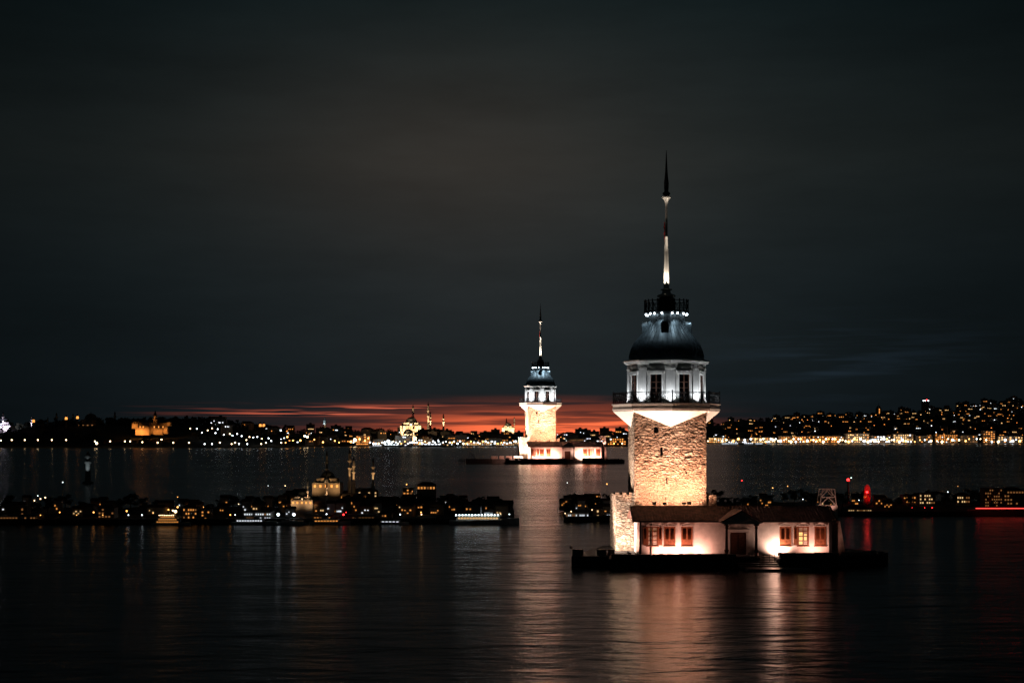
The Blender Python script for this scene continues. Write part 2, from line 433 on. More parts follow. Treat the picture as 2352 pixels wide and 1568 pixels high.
# gallery
GR = 5.8; GZ0 = zf(946) + .1; GZ1 = zf(934) + .35
b = MB(); za = pz(980, TF)
for k in range(8):
    v0 = octv(GR - .12, k); v1 = octv(GR - .12, k + 1)
    # each wall's middle carries one point of the soffit, its corners meet the octagon
    kk = k if k % 2 == 0 else k + 1
    ang = -PI / 2 + kk * PI / 4; ap = (HW * math.cos(ang), HW * math.sin(ang), za)
    ap = (ap[0] * 1.012, ap[1] * 1.012, za)
    b.add([ap, (*v0, GZ0), (*v1, GZ0)], [(0, 2, 1)])
    kc = k if k % 2 else k + 1
    cx_, cy_ = octv(HW * math.sqrt(2) * 1.006, kc)
    b.add([ap, (*octv(GR - .12, kc), GZ0), (cx_, cy_, GZ0)], [(0, 1, 2)] if k % 2 == 0 else [(0, 2, 1)])
b.build('soffit', M['soffit'], tower)
b = MB()
oc = lambda r: [octv(r, k) for k in range(8)]
b.prism(oc(GR - .1), GZ0 + .003, GZ0 + .16); b.prism(oc(GR), GZ0 + .163, GZ0 + .30); b.prism(oc(GR - .07), GZ0 + .303, GZ1 - .12); b.prism(oc(GR + .05), GZ1 - .117, GZ1)
b.build('gallery_slab', M['plaster'], tower)
b = MB(); RH = 1.22
for k in range(8):
    a = Vector((*octv(GR - .12, k), GZ1)); c = Vector((*octv(GR - .12, k + 1), GZ1)); L = (c - a).length; u = (c - a) / L
    Mx = Matrix((( u.x, -u.y, 0, a.x), (u.y, u.x, 0, a.y), (0, 0, 1, a.z), (0, 0, 0, 1)))
    b.box(0, L, -.035, .035, RH - .05, RH + .01, Mx); b.box(0, L, -.025, .025, .08, .13, Mx); b.box(0, L, -.02, .02, RH - .22, RH - .19, Mx)
    b.box(-.05, .05, -.05, .05, 0, RH + .14, Mx)
    n = 9; w = L / n
    for i in range(n):
        cx_ = (i + .5) * w
        b.box(i * w - .014, i * w + .014, -.014, .014, 0, RH, Mx)
        b.ring((cx_, 0, .55), w * .42, .016, Mx, 12)
        for sx in (-1, 1):
            b.add([(cx_ + sx * w * .48, -.012, .13), (cx_ + sx * w * .48 + .03, .012, .13), (cx_ - sx * w * .48 + .03, .012, RH - .2), (cx_ - sx * w * .48, -.012, RH - .2)], [(0, 1, 2, 3)], Mx)
            b.ring((cx_ + sx * w * .22, 0, RH - .12), .07, .012, Mx, 8)
b.build('gallery_railing', M['iron'], tower)
# lantern room
PR = 4.2; PZ0 = GZ1; PZ1 = pz(824, 146.4)
SL = 2 * PR * math.sin(PI / 8); AP = PR * math.cos(PI / 8)
b = MB(); cor = MB(); pils = [MB() for _ in range(8)]
b.prism(oc(PR - .16), PZ0, PZ1 - .2)
faces = []
for k in range(8):
    a0 = -PI / 2 + (k + .5) * PI / 4
    nx_, ny_ = math.cos(a0), math.sin(a0)
    # frame: x along the face, y inward, z up ; origin at the middle of the face
    Mx = Matrix(((-ny_, -nx_, 0, nx_ * AP), (nx_, -ny_, 0, ny_ * AP), (0, 0, 1, 0), (0, 0, 0, 1)))
    faces.append(Mx)
    for s in (-1, 1):
        pil = pils[(k + (1 if s > 0 else 0)) % 8]
        x0, x1 = sorted((s * SL / 2 * .999, s * (SL / 2 - .56)))
        pil.box(x0, x1, -.0, .3, PZ0 + .35, PZ1 - 1.0, Mx)
        xb0, xb1 = sorted((s * (SL / 2 + .03), s * (SL / 2 - .60)))
        pil.box(xb0, xb1, -.05, .3, PZ0 + .003, PZ0 + .347, Mx)
        pil.box(xb0, xb1, -.06, .3, PZ1 - .997, PZ1 - .86, Mx)
        pil.box(x0, x1, -.02, .3, PZ1 - .857, PZ1 - .5, Mx)
        xi0, xi1 = sorted((s * (SL / 2 - .66), s * (SL / 2 - .80)))
        b.box(xi0, xi1, .06, .3, PZ0 + .01, PZ1 - .9, Mx)
    b.xprism([(-SL / 2 + .66, PZ1 - .89), (SL / 2 - .66, PZ1 - .89), (SL / 2 - .66, PZ1 - .4), (-SL / 2 + .66, PZ1 - .4)], .03, .3, Mx)
b.build('lantern_room_wall', M['plaster'], tower)
for pil in pils: pil.build('pilaster', M['plaster'], tower)
for r, z0, z1 in ((PR + .06, -.50, -.40), (PR + .20, -.397, -.30), (PR + .32, -.297, -.16), (PR + .44, -.157, -.06), (PR + .38, -.057, .04)):
    cor.prism(oc(r), PZ1 + z0, PZ1 + z1)
cor.build('cornice', M['plaster'], tower)
wm = MB(); wz0, wz1 = PZ0 + .12, pz(859, 146.7)
wm.box(-.74, -.62, -.04, .16, wz0, wz1); wm.box(.62, .74, -.04, .16, wz0, wz1); wm.box(-.74, .74, -.04, .16, wz1 + .002, wz1 + .1)
wm.box(-.92, .92, -.16, .14, wz1 + .103, wz1 + .30); wm.box(-1.0, 1.0, -.22, .12, wz1 + .303, wz1 + .38)
dm = MB()
dm.box(-.62, .62, .04, .10, wz1 - .85, wz1 - .75)
for x0 in (-.62, -.06, .0, .54): dm.box(x0 + .001, x0 + .075, .05, .11, wz0, wz1 - .02)
for x0 in (-.60, .02):
    for zz in (.0, .95, 1.5, 2.1): dm.box(x0, x0 + .58, .06, .105, wz0 + zz, wz0 + zz + .07 + (.5 if zz == 0 else 0))
gm = MB(); gm.box(-.62, .62, .12, .14, wz0, wz1)
wf, df, gf = None, None, None
for k, Mx in enumerate(faces):
    if wf is None:
        wf = wm.build('window_frame', M['plaster'], tower); df = dm.build('glazed_door', M['darkwood'], wf); gf = gm.build('pane', M['amberglass'] if False else M['glass'], wf)
        o = wf
    else:
        o = bpy.data.objects.new('window_frame', wf.data); col.objects.link(o); o.parent = tower
        for ch in (df, gf):
            c = bpy.data.objects.new(ch.name.split('.')[0], ch.data); col.objects.link(c); c.parent = o
    o.matrix_local = Mx
# uplights on the gallery, one at the foot of each corner
for k in range(8):
    x, y = octv(PR + .42, k)
    u = MB(); u.box(-.14, .14, -.1, .1, .0, .12); lo = u.build('uplight', M['lamphouse'], tower, (x, y, GZ1))
    xi, yi = octv(PR + .05, k)
    spot('uplight_lamp', (0, 0, .15), (xi - x, yi - y, 1.6), 420, (.86, .93, 1.0), 125, lo, .07)
# bell-shaped lead dome with standing seams
def zz(y): return zt(660.4 + .21975 * y)
prof = [(4.05, zz(745) - .15), (3.98, zz(735)), (3.93, zz(700)), (3.82, zz(660)), (3.66, zz(620)), (3.50, zz(590)), (3.26, zz(560)), (2.98, zz(525)), (2.72, zz(495)), (2.48, zz(465)), (2.28, zz(435)), (2.12, zz(400)), (2.0, zz(360)), (1.92, zz(320)), (1.88, zz(285))]
b = MB(); b.lathe(prof, 64)
for k in range(40):
    a = 2 * PI * (k + .5) / 40; ca, sa = math.cos(a), math.sin(a)
    for (r0, z0), (r1, z1) in zip(prof[1:], prof[2:]):
        t_ = .022
        b.add([((r0 - .02) * ca - t_ * sa, (r0 - .02) * sa + t_ * ca, z0), ((r0 + .05) * ca, (r0 + .05) * sa, z0), ((r0 - .02) * ca + t_ * sa, (r0 - .02) * sa - t_ * ca, z0),
               ((r1 - .02) * ca - t_ * sa, (r1 - .02) * sa + t_ * ca, z1), ((r1 + .05) * ca, (r1 + .05) * sa, z1), ((r1 - .02) * ca + t_ * sa, (r1 - .02) * sa - t_ * ca, z1)],
              [(0, 3, 4, 1), (1, 4, 5, 2)])
b.build('dome', M['lead'], tower)
# three hooded dormers and their lamps
for k, ang in enumerate((-100, -5, 85, 175)):
    a = R(ang); Md = Matrix.Rotation(a + PI / 2, 4, 'Z'); z0 = zz(500); z1 = zz(360)
    b = MB(); w = .42
    arch = [(-w, z0), (w, z0)] + [(w * math.cos(t), z1 - w + w * math.sin(t)) for t in [PI * i / 8 for i in range(9)]]
    b.xprism(arch, -2.62, -1.7, Md)
    d = b.build('dormer', M['lead'], tower)
    b = MB(); w = .33
    arch = [(-w, z0 + .1), (w, z0 + .1)] + [(w * math.cos(t), z1 - .42 + w * math.sin(t)) for t in [PI * i / 8 for i in range(9)]]
    b.xprism(arch, -2.66, -2.621, Md); b.build('pane', M['glass'], d)
# top platform with its balustrade and ring of bulbs
TZ0, TZ1 = zz(272), zz(135)
b = MB(); b.lathe([(1.95, TZ0 - .12), (2.3, TZ0), (2.42, TZ0 + .1), (2.42, TZ0 + .22)], 24); b.lathe([(.9, TZ0 + .225), (.9, TZ1 + .2), (.5, TZ1 + .45)], 16)
b.build('top_platform', M['leaddark'], tower)
b = MB()
for k in range(24):
    a = 2 * PI * k / 24; c = 2 * PI * (k + 1) / 24
    p = Vector((2.34 * math.cos(a), 2.34 * math.sin(a), TZ0 + .22)); q = Vector((2.34 * math.cos(c), 2.34 * math.sin(c), TZ0 + .22)); up = Vector((0, 0, TZ1 - TZ0 - .3))
    b.tube(p, p + up, .045); b.tube(p + up * .96, q + up * .96, .045); b.tube(p + up * .5, q + up * .5, .02); b.tube(p, q + up * .96, .02); b.tube(q, p + up * .96, .02)
    b.ball(p + up + Vector((0, 0, .06)), .08, 6, 4)
b.build('top_balustrade', M['iron'], tower)
bulb = MB(); bulb.ball((0, 0, 0), .095, 8, 5); bd = None
for k in range(16):
    a = 2 * PI * (k + .3) / 16 + (.06 if k % 3 == 0 else -.05); r = 2.2
    if bd is None: bo = bulb.build('bulb', M['bulb_cold'], tower); bd = bo.data
    else: bo = bpy.data.objects.new('bulb', bd); col.objects.link(bo); bo.parent = tower
    bo.location = (r * math.cos(a), r * math.sin(a), TZ0 - .12)
for k in range(8):
    a = 2 * PI * (k + .5) / 8
    spot('dome_downlight', (2.75 * math.cos(a), 2.75 * math.sin(a), TZ0 - .15), (2.5 * math.cos(a), 2.5 * math.sin(a), zz(520)), 80, (.66, .87, 1.0), 96, tower, .06)
# mast
ms = MB(); zb = zt(678)
ms.lathe([(1.0, zb - .15), (.95, zb), (.5, zb + .18), (.42, zb + .5), (.62, zb + .56), (.62, zb + .64), (.3, zb + .7), (.3, zt(659)), (.29, zt(650)), (.26, zt(620)), (.215, zt(580)), (.15, zt(544)), (.17, zt(543.5)), (.135, zt(543)), (.125, zt(500)), (.11, zt(474)), (.115, zt(468)), (.2, zt(462)), (.34, zt(457)), (.5, zt(453.5)), (.46, zt(452))], 20)
ms.build('mast', M['paintmast'], tower)
fi = MB(); fi.lathe([(.2, zt(452.5)), (.28, zt(449)), (.42, zt(446)), (.42, zt(444)), (.22, zt(440)), (.25, zt(430)), (.26, zt(420)), (.19, zt(408)), (.14, zt(395)), (.09, zt(375)), (.05, zt(355)), (.02, zt(345))], 16)
fi.build('finial', M['leaddark'], tower)
fl = MB(); z0 = zt(556); z1 = zt(510)
pr = []
for j in range(13):
    z = z0 + (z1 - z0) * j / 12; w = .05 + .12 * abs(math.sin(j * .9)) * (1 - abs(j - 8) / 12)
    pr.append([(-.14, -.02, z), (-.14 - w * .5, .05 * math.sin(j * 1.7), z), (-.14 - w, -.04 * math.cos(j), z)])
for a, c in zip(pr, pr[1:]): fl.add(a + c, [(0, 1, 4, 3), (1, 2, 5, 4)])
fo = fl.build('furled_flag', M['flag'], tower); so = fo.modifiers.new('solid', 'SOLIDIFY'); so.thickness = .02
for k in range(4):
    a = PI / 4 + k * PI / 2
    spot('mast_uplight', (.58 * math.cos(a), .58 * math.sin(a), zb + .72), (.10 * math.cos(a), .10 * math.sin(a), zb + 5.5), 1500, (1, .86, .70), 50, tower, .04)

# ---- islet: quay, landing, breakwater
QF = 136.8
quay = MB()
qx0, qx1 = px(1400, QF), px(2065, QF)
def ragged(x0, x1, n, y, dep, z, rnd, seed):
    rg = random.Random(seed); pts = []
    for i in range(n + 1): pts.append((x0 + (x1 - x0) * i / n, y + rg.uniform(-rnd, rnd)))
    return pts
front_a = ragged(qx0, px(1690, QF), 14, QF + .15, 0, 0, .15, 1)
poly = front_a + [(px(1690, QF), 141), (px(1792, QF), 141), ] + ragged(px(1792, QF), px(1925, QF), 6, QF + .15, 0, 0, .12, 2) + [(px(1932, 140), 140.3), (px(2030, 143.3), 143.3), (px(2040, 145), 145.0), (px(1950, 150), 150), (30, 158), (14, 159), (10, 154), (px(1325, 143.5), 143.5), (px(1312, 141), 140.6), (px(1398, 140.4), 140.4)]
quay.prism([(x, y) for x, y in poly], -1.0, 1.0)
QO = Vector((20, 140, 0))
def shift(mb, o=QO):
    mb.v = [v - o for v in mb.v]; return mb
q = shift(quay).build('islet_quay', M['quay'], None, QO); tag(q, kind='structure'); island.append(q)
# parapets of dark blocks along the front
def parapet(x0, x1, y, ztop, seed, label):
    rg = random.Random(seed); mb = MB(); x = x0
    while x < x1:
        w = min(rg.uniform(1.4, 2.8), x1 - x)
        mb.box(x + .02, x + w - .02, y + rg.uniform(-.04, .04), y + .6, .9, ztop + rg.uniform(-.05, .04))
        x += w
    o = Vector(((x0 + x1) / 2, y, .9)); t = shift(mb, o).build('parapet_wall', M['quay'], None, o, .03)
    tag(t, label, 'wall', 'low parapets of the islets'); island.append(t)
PZT = pz(1272.5, QF)
parapet(px(1405, QF), px(1692, QF), QF + .1, PZT, 3, 'low dark parapet before the near house, left of the landing')
parapet(px(1792, QF), px(1928, QF), QF + .1, PZT + .13, 4, 'low dark parapet before the near house, right of the landing')
land = MB(); X0, X1 = px(1715, 135.2), px(1862, 135.2)
land.box(X0, X1, 134.7, 137.4, -.6, .26)
lo = Vector(((X0 + X1) / 2, 136, 0)); o = shift(land, lo).build('landing_slab', M['slab'], None, lo, .04)
tag(o, 'low dark landing slab at the waterline before the near house', 'jetty', 'landing slabs of the islets'); island.append(o)
stp = MB(); X0, X1 = px(1692, 138), px(1790, 138)
for i in range(5): stp.box(X0, X1, 136.85 + i * .75, 141.2, -.3 + i * .001, .40 + i * .15 - .001)
lo = Vector(((X0 + X1) / 2, 139, 0)); o = shift(stp, lo).build('landing_steps', M['slab'], None, lo, .02)
tag(o, 'broad wet steps up from the landing to the near porch', 'steps', 'landing steps of the islets'); island.append(o)
# gangway rail on the landing
rl = MB(); X0 = px(1742, 136.4)
def Pz(y, d=136.4): return pz(y, d)
for i, x in enumerate((1745, 1749, 1753, 1757)):
    rl.tube((px(x, 136.4), 136.2 + i * .25, .26), (px(x, 136.4), 136.2 + i * .25, Pz(1275)), .035)
for x in (1768, 1779, 1791): rl.tube((px(x, 138), 138, .7), (px(x, 138), 138, Pz(1275)), .03)
rl.tube((px(1743, 136.4), 136.2, Pz(1276)), (px(1757, 136.4), 136.95, Pz(1276)), .04); rl.tube((px(1753, 136.4), 136.9, Pz(1275)), (px(1792, 138), 138, Pz(1275)), .03)
rl.tube((px(1753, 136.4), 136.9, Pz(1287)), (px(1792, 138), 138, Pz(1287)), .02)
lo = Vector((px(1750, 136.4), 136.4, .26)); o = shift(rl, lo).build('hand_railing', M['iron'], None, lo)
tag(o, 'thin iron hand railing on the near landing beside the porch', 'railing', 'hand railings of the islets'); island.append(o)
# concrete blocks on the left, stones on the right
for i, (xa, xb) in enumerate(((1315, 1340), (1371, 1394), (1396, 1412))):
    d = 141; w = px(xb, d) - px(xa, d); h = .62; mb = MB()
    mb.xprism([(-w / 2, 0), (w / 2, 0), (w / 2, h), (-w / 2, h)], .12, .7)
    for x0, x1, z0, z1 in ((-w / 2, w / 2, 0, .12), (-w / 2, w / 2, h - .12, h), (-w / 2, -w / 2 + .14, .122, h - .122), (w / 2 - .14, w / 2, .122, h - .122)): mb.box(x0, x1, 0, .118, z0, z1)
    o = mb.build('concrete_block', M['concrete'], None, ((px(xa, d) + px(xb, d)) / 2, d, 1.0), .02)
    tag(o, ('panelled concrete block at the left tip of the near quay', 'panelled concrete block in the middle of the near quay row', 'short concrete block against the near tower foot')[i], 'block', 'concrete blocks on the quays'); island.append(o)
rg = random.Random(8)
for i in range(6):
    x = 1938 + i * 17; d = 141 + i * .5; mb = MB(); w = rg.uniform(.5, .8)
    mb.box(-w / 2, w / 2, -.3, .3, 0, rg.uniform(.25, .42))
    o = mb.build('kerb_stone', M['concrete'], None, (px(x, d), d, 1.0), .04); o.rotation_euler.z = rg.uniform(-.2, .2)
    tag(o, 'pale kerb stone in the row trailing right from the near house', 'stone', 'kerb stones beside the near house'); island.append(o)

# ---- the long low house before the tower
DA, DR, DB = 140.5, 143.6, 147.0 - .35
hz_e = pz(1196.6, 140.0); hz_r = 12.86 + (HZ - 1163.0) * DR / F
HX0, HX1 = px(1469, DA), px(1908.5, DA)
house = empty('clapboard_house', (HX0, DA, 1.0), 'near long white clapboard house with brown shutters and tiled roof', 'house'); island.append(house)
O = Vector((HX0, DA, 1.0))
def hb(mb, name, m, parent=house, bevel=0):
    return shift(mb, O).build(name, m, parent, None, bevel)
mb = MB()
mb.box(HX0, HX1, DA + .06, DB, 1.0, hz_e + .1)
mb.yprism([(DA + .1, hz_e + .1), (DB - .1, hz_e + .1), (DR, hz_r - .12)], HX0 + .02, HX1 - .02)
hb(mb, 'wall', M['board'])
mb = MB(); z = 1.02; hgt = .145
while z < hz_e - .03:
    mb.yprism([(DA + .058, z), (DA - .012, z), (DA + .012, z + hgt), (DA + .058, z + hgt)], HX0, HX1)
    mb.yprism([(DA + .058, z), (DA + .058, z + .01), (DA + .058, z + .02)], HX0, HX0 + .01) if False else None
    z += hgt
z = 1.02
while z < hz_e:
    mb.xprism([(HX0 - .012, z), (HX0, z), (HX0, z + hgt), (HX0 - .004, z + hgt)], DA + .06, DB); z += hgt
hb(mb, 'clapboard_siding', M['board'])
mb = MB()
for x in (HX0, HX1 - .2): mb.box(x, x + .2, DA - .04, DA + .05, 1.0, hz_e)
mb.box(HX0 + 1.1, HX0 + 1.2, DA - .1, DA - .015, 1.0, hz_e - .05)    # rain pipe
mb.box(HX1 - .02, HX1 + .08, DA - .12, DA - .045, 1.0, hz_e - .05)
mb.box(HX0 - .5, HX1 + .4, DA - .5, DA - .42, hz_e - .10, hz_e + .03)
hb(mb, 'gutter_and_pipes', M['iron'])
# roof of barrel tiles
def tiled(x0, x1, y0, z0, y1, z1, per=.30, rows=14, amp=.08):
    mb = MB(); n = int((x1 - x0) / per) * 6; vs = []; fs = []
    dy, dz = y1 - y0, z1 - z0; L = math.hypot(dy, dz); ny, nz = -dz / L * (1 if dy > 0 else -1), abs(dy) / L
    js = []
    for r in range(rows): js += [(r / rows, .035), ((r + 1) / rows - .0005, 0)]
    for (t, lift) in js:
        for i in range(n + 1):
            x = x0 + (x1 - x0) * i / n
            a = abs(math.sin(PI * (x - x0) / per)) * amp + lift
            vs.append((x, y0 + dy * t + ny * a, z0 + dz * t + nz * a))
    for j in range(len(js) - 1):
        for i in range(n): fs.append((j * (n + 1) + i, j * (n + 1) + i + 1, (j + 1) * (n + 1) + i + 1, (j + 1) * (n + 1) + i))
    mb.add(vs, fs); return mb
ex0, ex1 = HX0 - .7, px(1923, DA)
EY0, EY1 = DA - .45, DB + .5; ez = hz_e
mb = tiled(ex0, ex1, EY0, ez, DR, hz_r)
t2 = tiled(ex0, ex1, EY1, ez - .05, DR, hz_r, rows=6); mb.add(t2.v, t2.f)
mb.yprism([(EY0 + .02, ez - .10), (DR, hz_r - .14), (EY1 - .02, ez - .14), (EY1 - .02, ez - .06), (DR, hz_r - .04), (EY0 + .02, ez - .02)], ex0 + .02, ex1 - .02)
mb.yprism([(DR - .16, hz_r - .03), (DR + .16, hz_r - .03), (DR + .08, hz_r + .10), (DR - .08, hz_r + .10)], ex0, ex1)
roof = hb(mb, 'roof', M['tile'])
for x in (ex0 - .03, ex1 - .02):
    mb = MB()
    mb.yprism([(EY0, ez - .16), (DR, hz_r - .2), (EY1, ez - .2), (EY1, ez + .04), (DR, hz_r + .06), (EY0, ez + .04)], x, x + .05)
    hb(mb, 'gable_board', M['darkwood'])
# windows
def zoomx(x): return 1366.6 + .24904 * x
def zoomy(y): return 976.2 + .24904 * y
def wx(x): return px(zoomx(x), DA)
def wz(y): return pz(zoomy(y), DA)
def louvre(mb, x0, x1, z0, z1, y):
    mb.box(x0, x0 + .07, y - .05, y, z0, z1); mb.box(x1 - .07, x1, y - .05, y, z0, z1)
    for zz_ in (z0, z0 + .42, z0 + .52, z1 - .1): mb.box(x0 + .07, x1 - .07, y - .045, y - .001, zz_, zz_ + .1)
    n = 16; zz0 = z0 + .62; zz1 = z1 - .1
    for i in range(n):
        a = zz0 + (zz1 - zz0) * i / n
        mb.add([(x0 + .07, y - .04, a), (x1 - .07, y - .04, a), (x1 - .07, y - .008, a + (zz1 - zz0) / n * .95), (x0 + .07, y - .008, a + (zz1 - zz0) / n * .95)], [(0, 1, 2, 3)])
    mb.box(x0 + .1, x1 - .1, y - .035, y - .001, z0 + .11, z0 + .4)
    mb.box(x0 + .07, x1 - .07, y - .008, y, z0, z1)
def window(cx, kind, lit=None):
    z0, z1 = wz(1108), wz(937); hw = .50
    f = MB(); y = DA
    f.box(cx - hw - .07, cx - hw, y - .09, y + .03, z0, z1); f.box(cx + hw, cx + hw + .07, y - .09, y + .03, z0, z1)
    f.box(cx - hw - .12, cx + hw + .12, y - .15, y + .03, z0 - .09, z0 - .002); f.box(cx - hw - .1, cx + hw + .1, y - .12, y + .03, z1 + .002, z1 + .06)
    fr = hb(f, 'window', M['wood'])
    p = MB(); w = hw + .16; zb_ = z1 + .063; zt_ = wz(895)
    p.box(cx - w, cx + w, y - .16, y + .02, zb_, zb_ + .06)
    p.xprism([(cx - w + .04, zb_ + .063), (cx + w - .04, zb_ + .063), (cx, zt_ - .02)], y - .08, y + .02)
    for s in (-1, 1): p.xprism([(cx + s * (w + .03), zb_ + .063), (cx + s * (w + .03), zb_ + .12), (cx, zt_ + .06), (cx, zt_)][::s], y - .18, y + .02)
    hb(p, 'pediment', M['board'], fr)
    if kind == 'shut':
        for s in (-1, 1):
            x0, x1 = sorted((cx + s * .005, cx + s * (hw - .005)))
            l = MB(); louvre(l, x0, x1, z0 + .01, z1 - .01, y - .01); hb(l, 'shutter', M['wood'], fr)
    else:
        g_ = MB(); g_.box(cx - hw + .05, cx + hw - .05, y + .0, y + .025, z0, z1); hb(g_, 'pane', M['amberglass'], fr)
        s_ = MB()
        for xx in (cx - hw, cx - .04, cx + hw - .08): s_.box(xx, xx + .08, y - .05, y - .002, z0, z1)
        for i in range(5): zz_ = z0 + (z1 - z0 - .07) * i / 4; s_.box(cx - hw + .08, cx - .041, y - .045, y - .003, zz_, zz_ + .07); s_.box(cx + .041, cx + hw - .08, y - .045, y - .003, zz_, zz_ + .07)
        hb(s_, 'sash', M['wood'], fr)
        if lit:
            g2 = MB(); g2.box(cx - hw + .09, cx - .05, y - .001 - .004, y - .001, z0 + .1, z1 - .5); hb(g2, 'lit_pane', M['litglass'], fr)
            g2 = MB(); g2.box(cx + .1, cx + .36, y - .001 - .004, y - .001, z0 + .5, z0 + 1.15); hb(g2, 'lit_pane', M['litglass'], fr)
        else:
            for (a, c) in ((.35, .72), (.95, 1.25)):
                g2 = MB(); g2.box(cx - .4, cx + .38, y - .001 - .004, y - .001, z0 + a, z0 + c); hb(g2, 'curtain', mat('curtain_cloth', (.55, .42, .30), .9, 0, .2, 9) if 'curtain_cloth' not in bpy.data.materials else bpy.data.materials['curtain_cloth'], fr)
        for s in ((-1, 1) if kind == 'open' else (-1,)):
            x0, x1 = sorted((cx + s * (hw + .08), cx + s * (hw + .44)))
            l = MB(); louvre(l, x0, x1, z0 + .04, z1 - .01, y - .03); hb(l, 'shutter', M['wood'], fr)
window(wx(531), 'open'); window(wx(688), 'shut'); window(wx(848), 'shut')
window(wx(1755), 'shut'); window(wx(1919), 'half', True); window(wx(2077), 'shut')
# entrance door with pediment
dx0, dx1 = wx(1247), wx(1393); dz1 = wz(982)
mb = MB(); mb.box(dx0, dx1, DA - .03, DA + .03, 1.1, dz1)
for c0, c1 in ((dx0 + .12, (dx0 + dx1) / 2 - .06), ((dx0 + dx1) / 2 + .06, dx1 - .12)):
    for z0, z1 in ((1.25, 1.75), (1.85, 2.7), (2.8, dz1 - .12)): mb.box(c0, c1, DA - .06, DA - .031, z0, z1)
door = hb(mb, 'door', M['darkwood'])
mb = MB(); mb.ball(((dx0 + dx1) / 2 - .12, DA - .08, 2.1), .05, 8, 4); hb(mb, 'handle', M['iron'], door)
mb = MB()
for x in (dx0 - .24, dx1 + .02): mb.box(x, x + .22, DA - .1, DA + .03, 1.0, dz1 - .2); mb.box(x - .03, x + .25, DA - .14, DA + .03, dz1 - .198, dz1 - .05)
mb.box(dx0 - .3, dx1 + .3, DA - .12, DA + .03, dz1 - .047, dz1 + .18); mb.box(dx0 - .38, dx1 + .38, DA - .2, DA + .03, dz1 + .183, dz1 + .26)
cxd = (dx0 + dx1) / 2; zp = wz(890)
mb.xprism([(dx0 - .3, dz1 + .263), (dx1 + .3, dz1 + .263), (cxd, zp - .1)], DA - .08, DA + .03)
for s in (-1, 1): mb.xprism([(cxd + s * 1.42, dz1 + .263), (cxd + s * 1.42, dz1 + .33), (cxd, zp + .02), (cxd, zp - .07)][::s], DA - .2, DA + .02)
mb.ring((cxd, DA - .1, dz1 + .52), .22, .05)
hb(mb, 'door_surround', M['board'])
# porch: gabled roof on two columns
PY = 138.4
pc0, pc1 = px(1669, PY), px(1737, PY)
mb = MB(); pk = pz(1174, PY); pe = hz_e - .02; pxa, pxb = pc0 - .45, pc1 + .45; pcx = (pxa + pxb) / 2
pil_ = MB()
for s in (-1, 1):
    xe = pcx + s * (pxb - pcx + .15)
    mb.xprism([(xe, pe - .02), (xe, pe + .10), (pcx, pk + .12), (pcx, pk)][::s], PY - .35, DR - 1.2)
hb(mb, 'porch_roof', M['tile'])
mb = MB()
mb.xprism([(pxa + .1, pe - .16), (pxb - .1, pe - .16), (pxb - .1, pe + .02), (pxa + .1, pe + .02)], PY - .14, PY + .14)
for s in (-1, 1):
    xe = pcx + s * (pxb - pcx + .05)
    mb.xprism([(xe, pe - .14), (xe, pe + .0), (pcx, pk - .01), (pcx, pk - .16)][::s], PY - .25, PY - .15)
mb.xprism([(pxa + .3, pe + .03), (pxb - .3, pe + .03), (pcx, pk - .2)], PY - .06, PY + .02)
hb(mb, 'porch_gable', M['board'])
for x in (pc0, pc1):
    mb = MB()
    mb.lathe([(.26, .95), (.26, 1.18), (.2, 1.2), (.2, 1.7), (.24, 1.72), (.24, 1.8), (.15, 1.85), (.135, 3.0), (.12, pe - .62), (.17, pe - .6), (.15, pe - .5), (.15, pe - .36), (.26, pe - .3), (.27, pe - .17)], 14, (x, PY))
    hb(mb, 'porch_column', M['darkwood'])
mb = MB(); mb.box(pxa + .1, pxb - .1, PY - .5, DA - .02, .9, 1.10); mb.box(pxa + .2, pxb - .2, PY - .2, DA - .02, 1.103, 1.2)
hb(mb, 'porch_step', M['quay'], bevel=.02)
# dim stone end wall leaning out beyond the right end
mb = MB(); x0 = HX1 + .25; d0 = DA + .4
mb.add([(x0, d0, 1), (x0 + 1.35, d0, 1), (x0 + .75, d0, hz_e - .05), (x0, d0, hz_e - .05), (x0, d0 + 5, 1), (x0 + 1.35, d0 + 5, 1), (x0 + .75, d0 + 5, hz_e - .05), (x0, d0 + 5, hz_e - .05)],
       [(0, 1, 2, 3), (7, 6, 5, 4), (0, 3, 7, 4), (1, 5, 6, 2), (3, 2, 6, 7)])
lo = Vector((x0, d0, 1)); o = shift(mb, lo).build('buttress_wall', M['concrete'], None, lo)
tag(o, 'dim sloping end wall standing beyond the right end of the near house', 'wall', 'sloping end walls beside the houses'); island.append(o)
# white lattice lookout behind the right end of the roof
DL = 148.6; lx0, lx1 = px(1883, DL), px(1920, DL); zt0, zt1 = pz(1160, DL), pz(1123, DL)
lk = empty('lattice_mast', ((lx0 + lx1) / 2, DL, 1.0), 'pale timber lattice frame on a white box behind the near roof', 'frame', 'lattice frames behind the houses'); island.append(lk)
OL = Vector(lk.location); mb = MB()
mb.prism([(lx0 - .1, DL), (lx1 + .2, DL), (lx1 + .2, DL + 1.6), (lx0 - .1, DL + 1.6)], .95, zt0); shift(mb, OL).build('box_base', M['plaster'], lk)
mb = MB(); zc = (zt0 * .48 + zt1 * .52)
for y in (DL + .05, DL + 1.5):
    a, b_, c_, d_ = Vector((lx0, y, zt0)), Vector((lx1 + .05, y, zt0)), Vector((lx0 + .28, y, zt1)), Vector((lx1 - .12, y, zt1))
    am, bm = a.lerp(c_, .5), b_.lerp(d_, .5)
    for p, q_ in ((a, c_), (b_, d_), (c_, d_), (am, bm), (a, (am + bm) / 2), (b_, (am + bm) / 2), (am, d_.lerp(c_, .5)), (bm, d_.lerp(c_, .5))): mb.tube(p, q_, .045, 5)
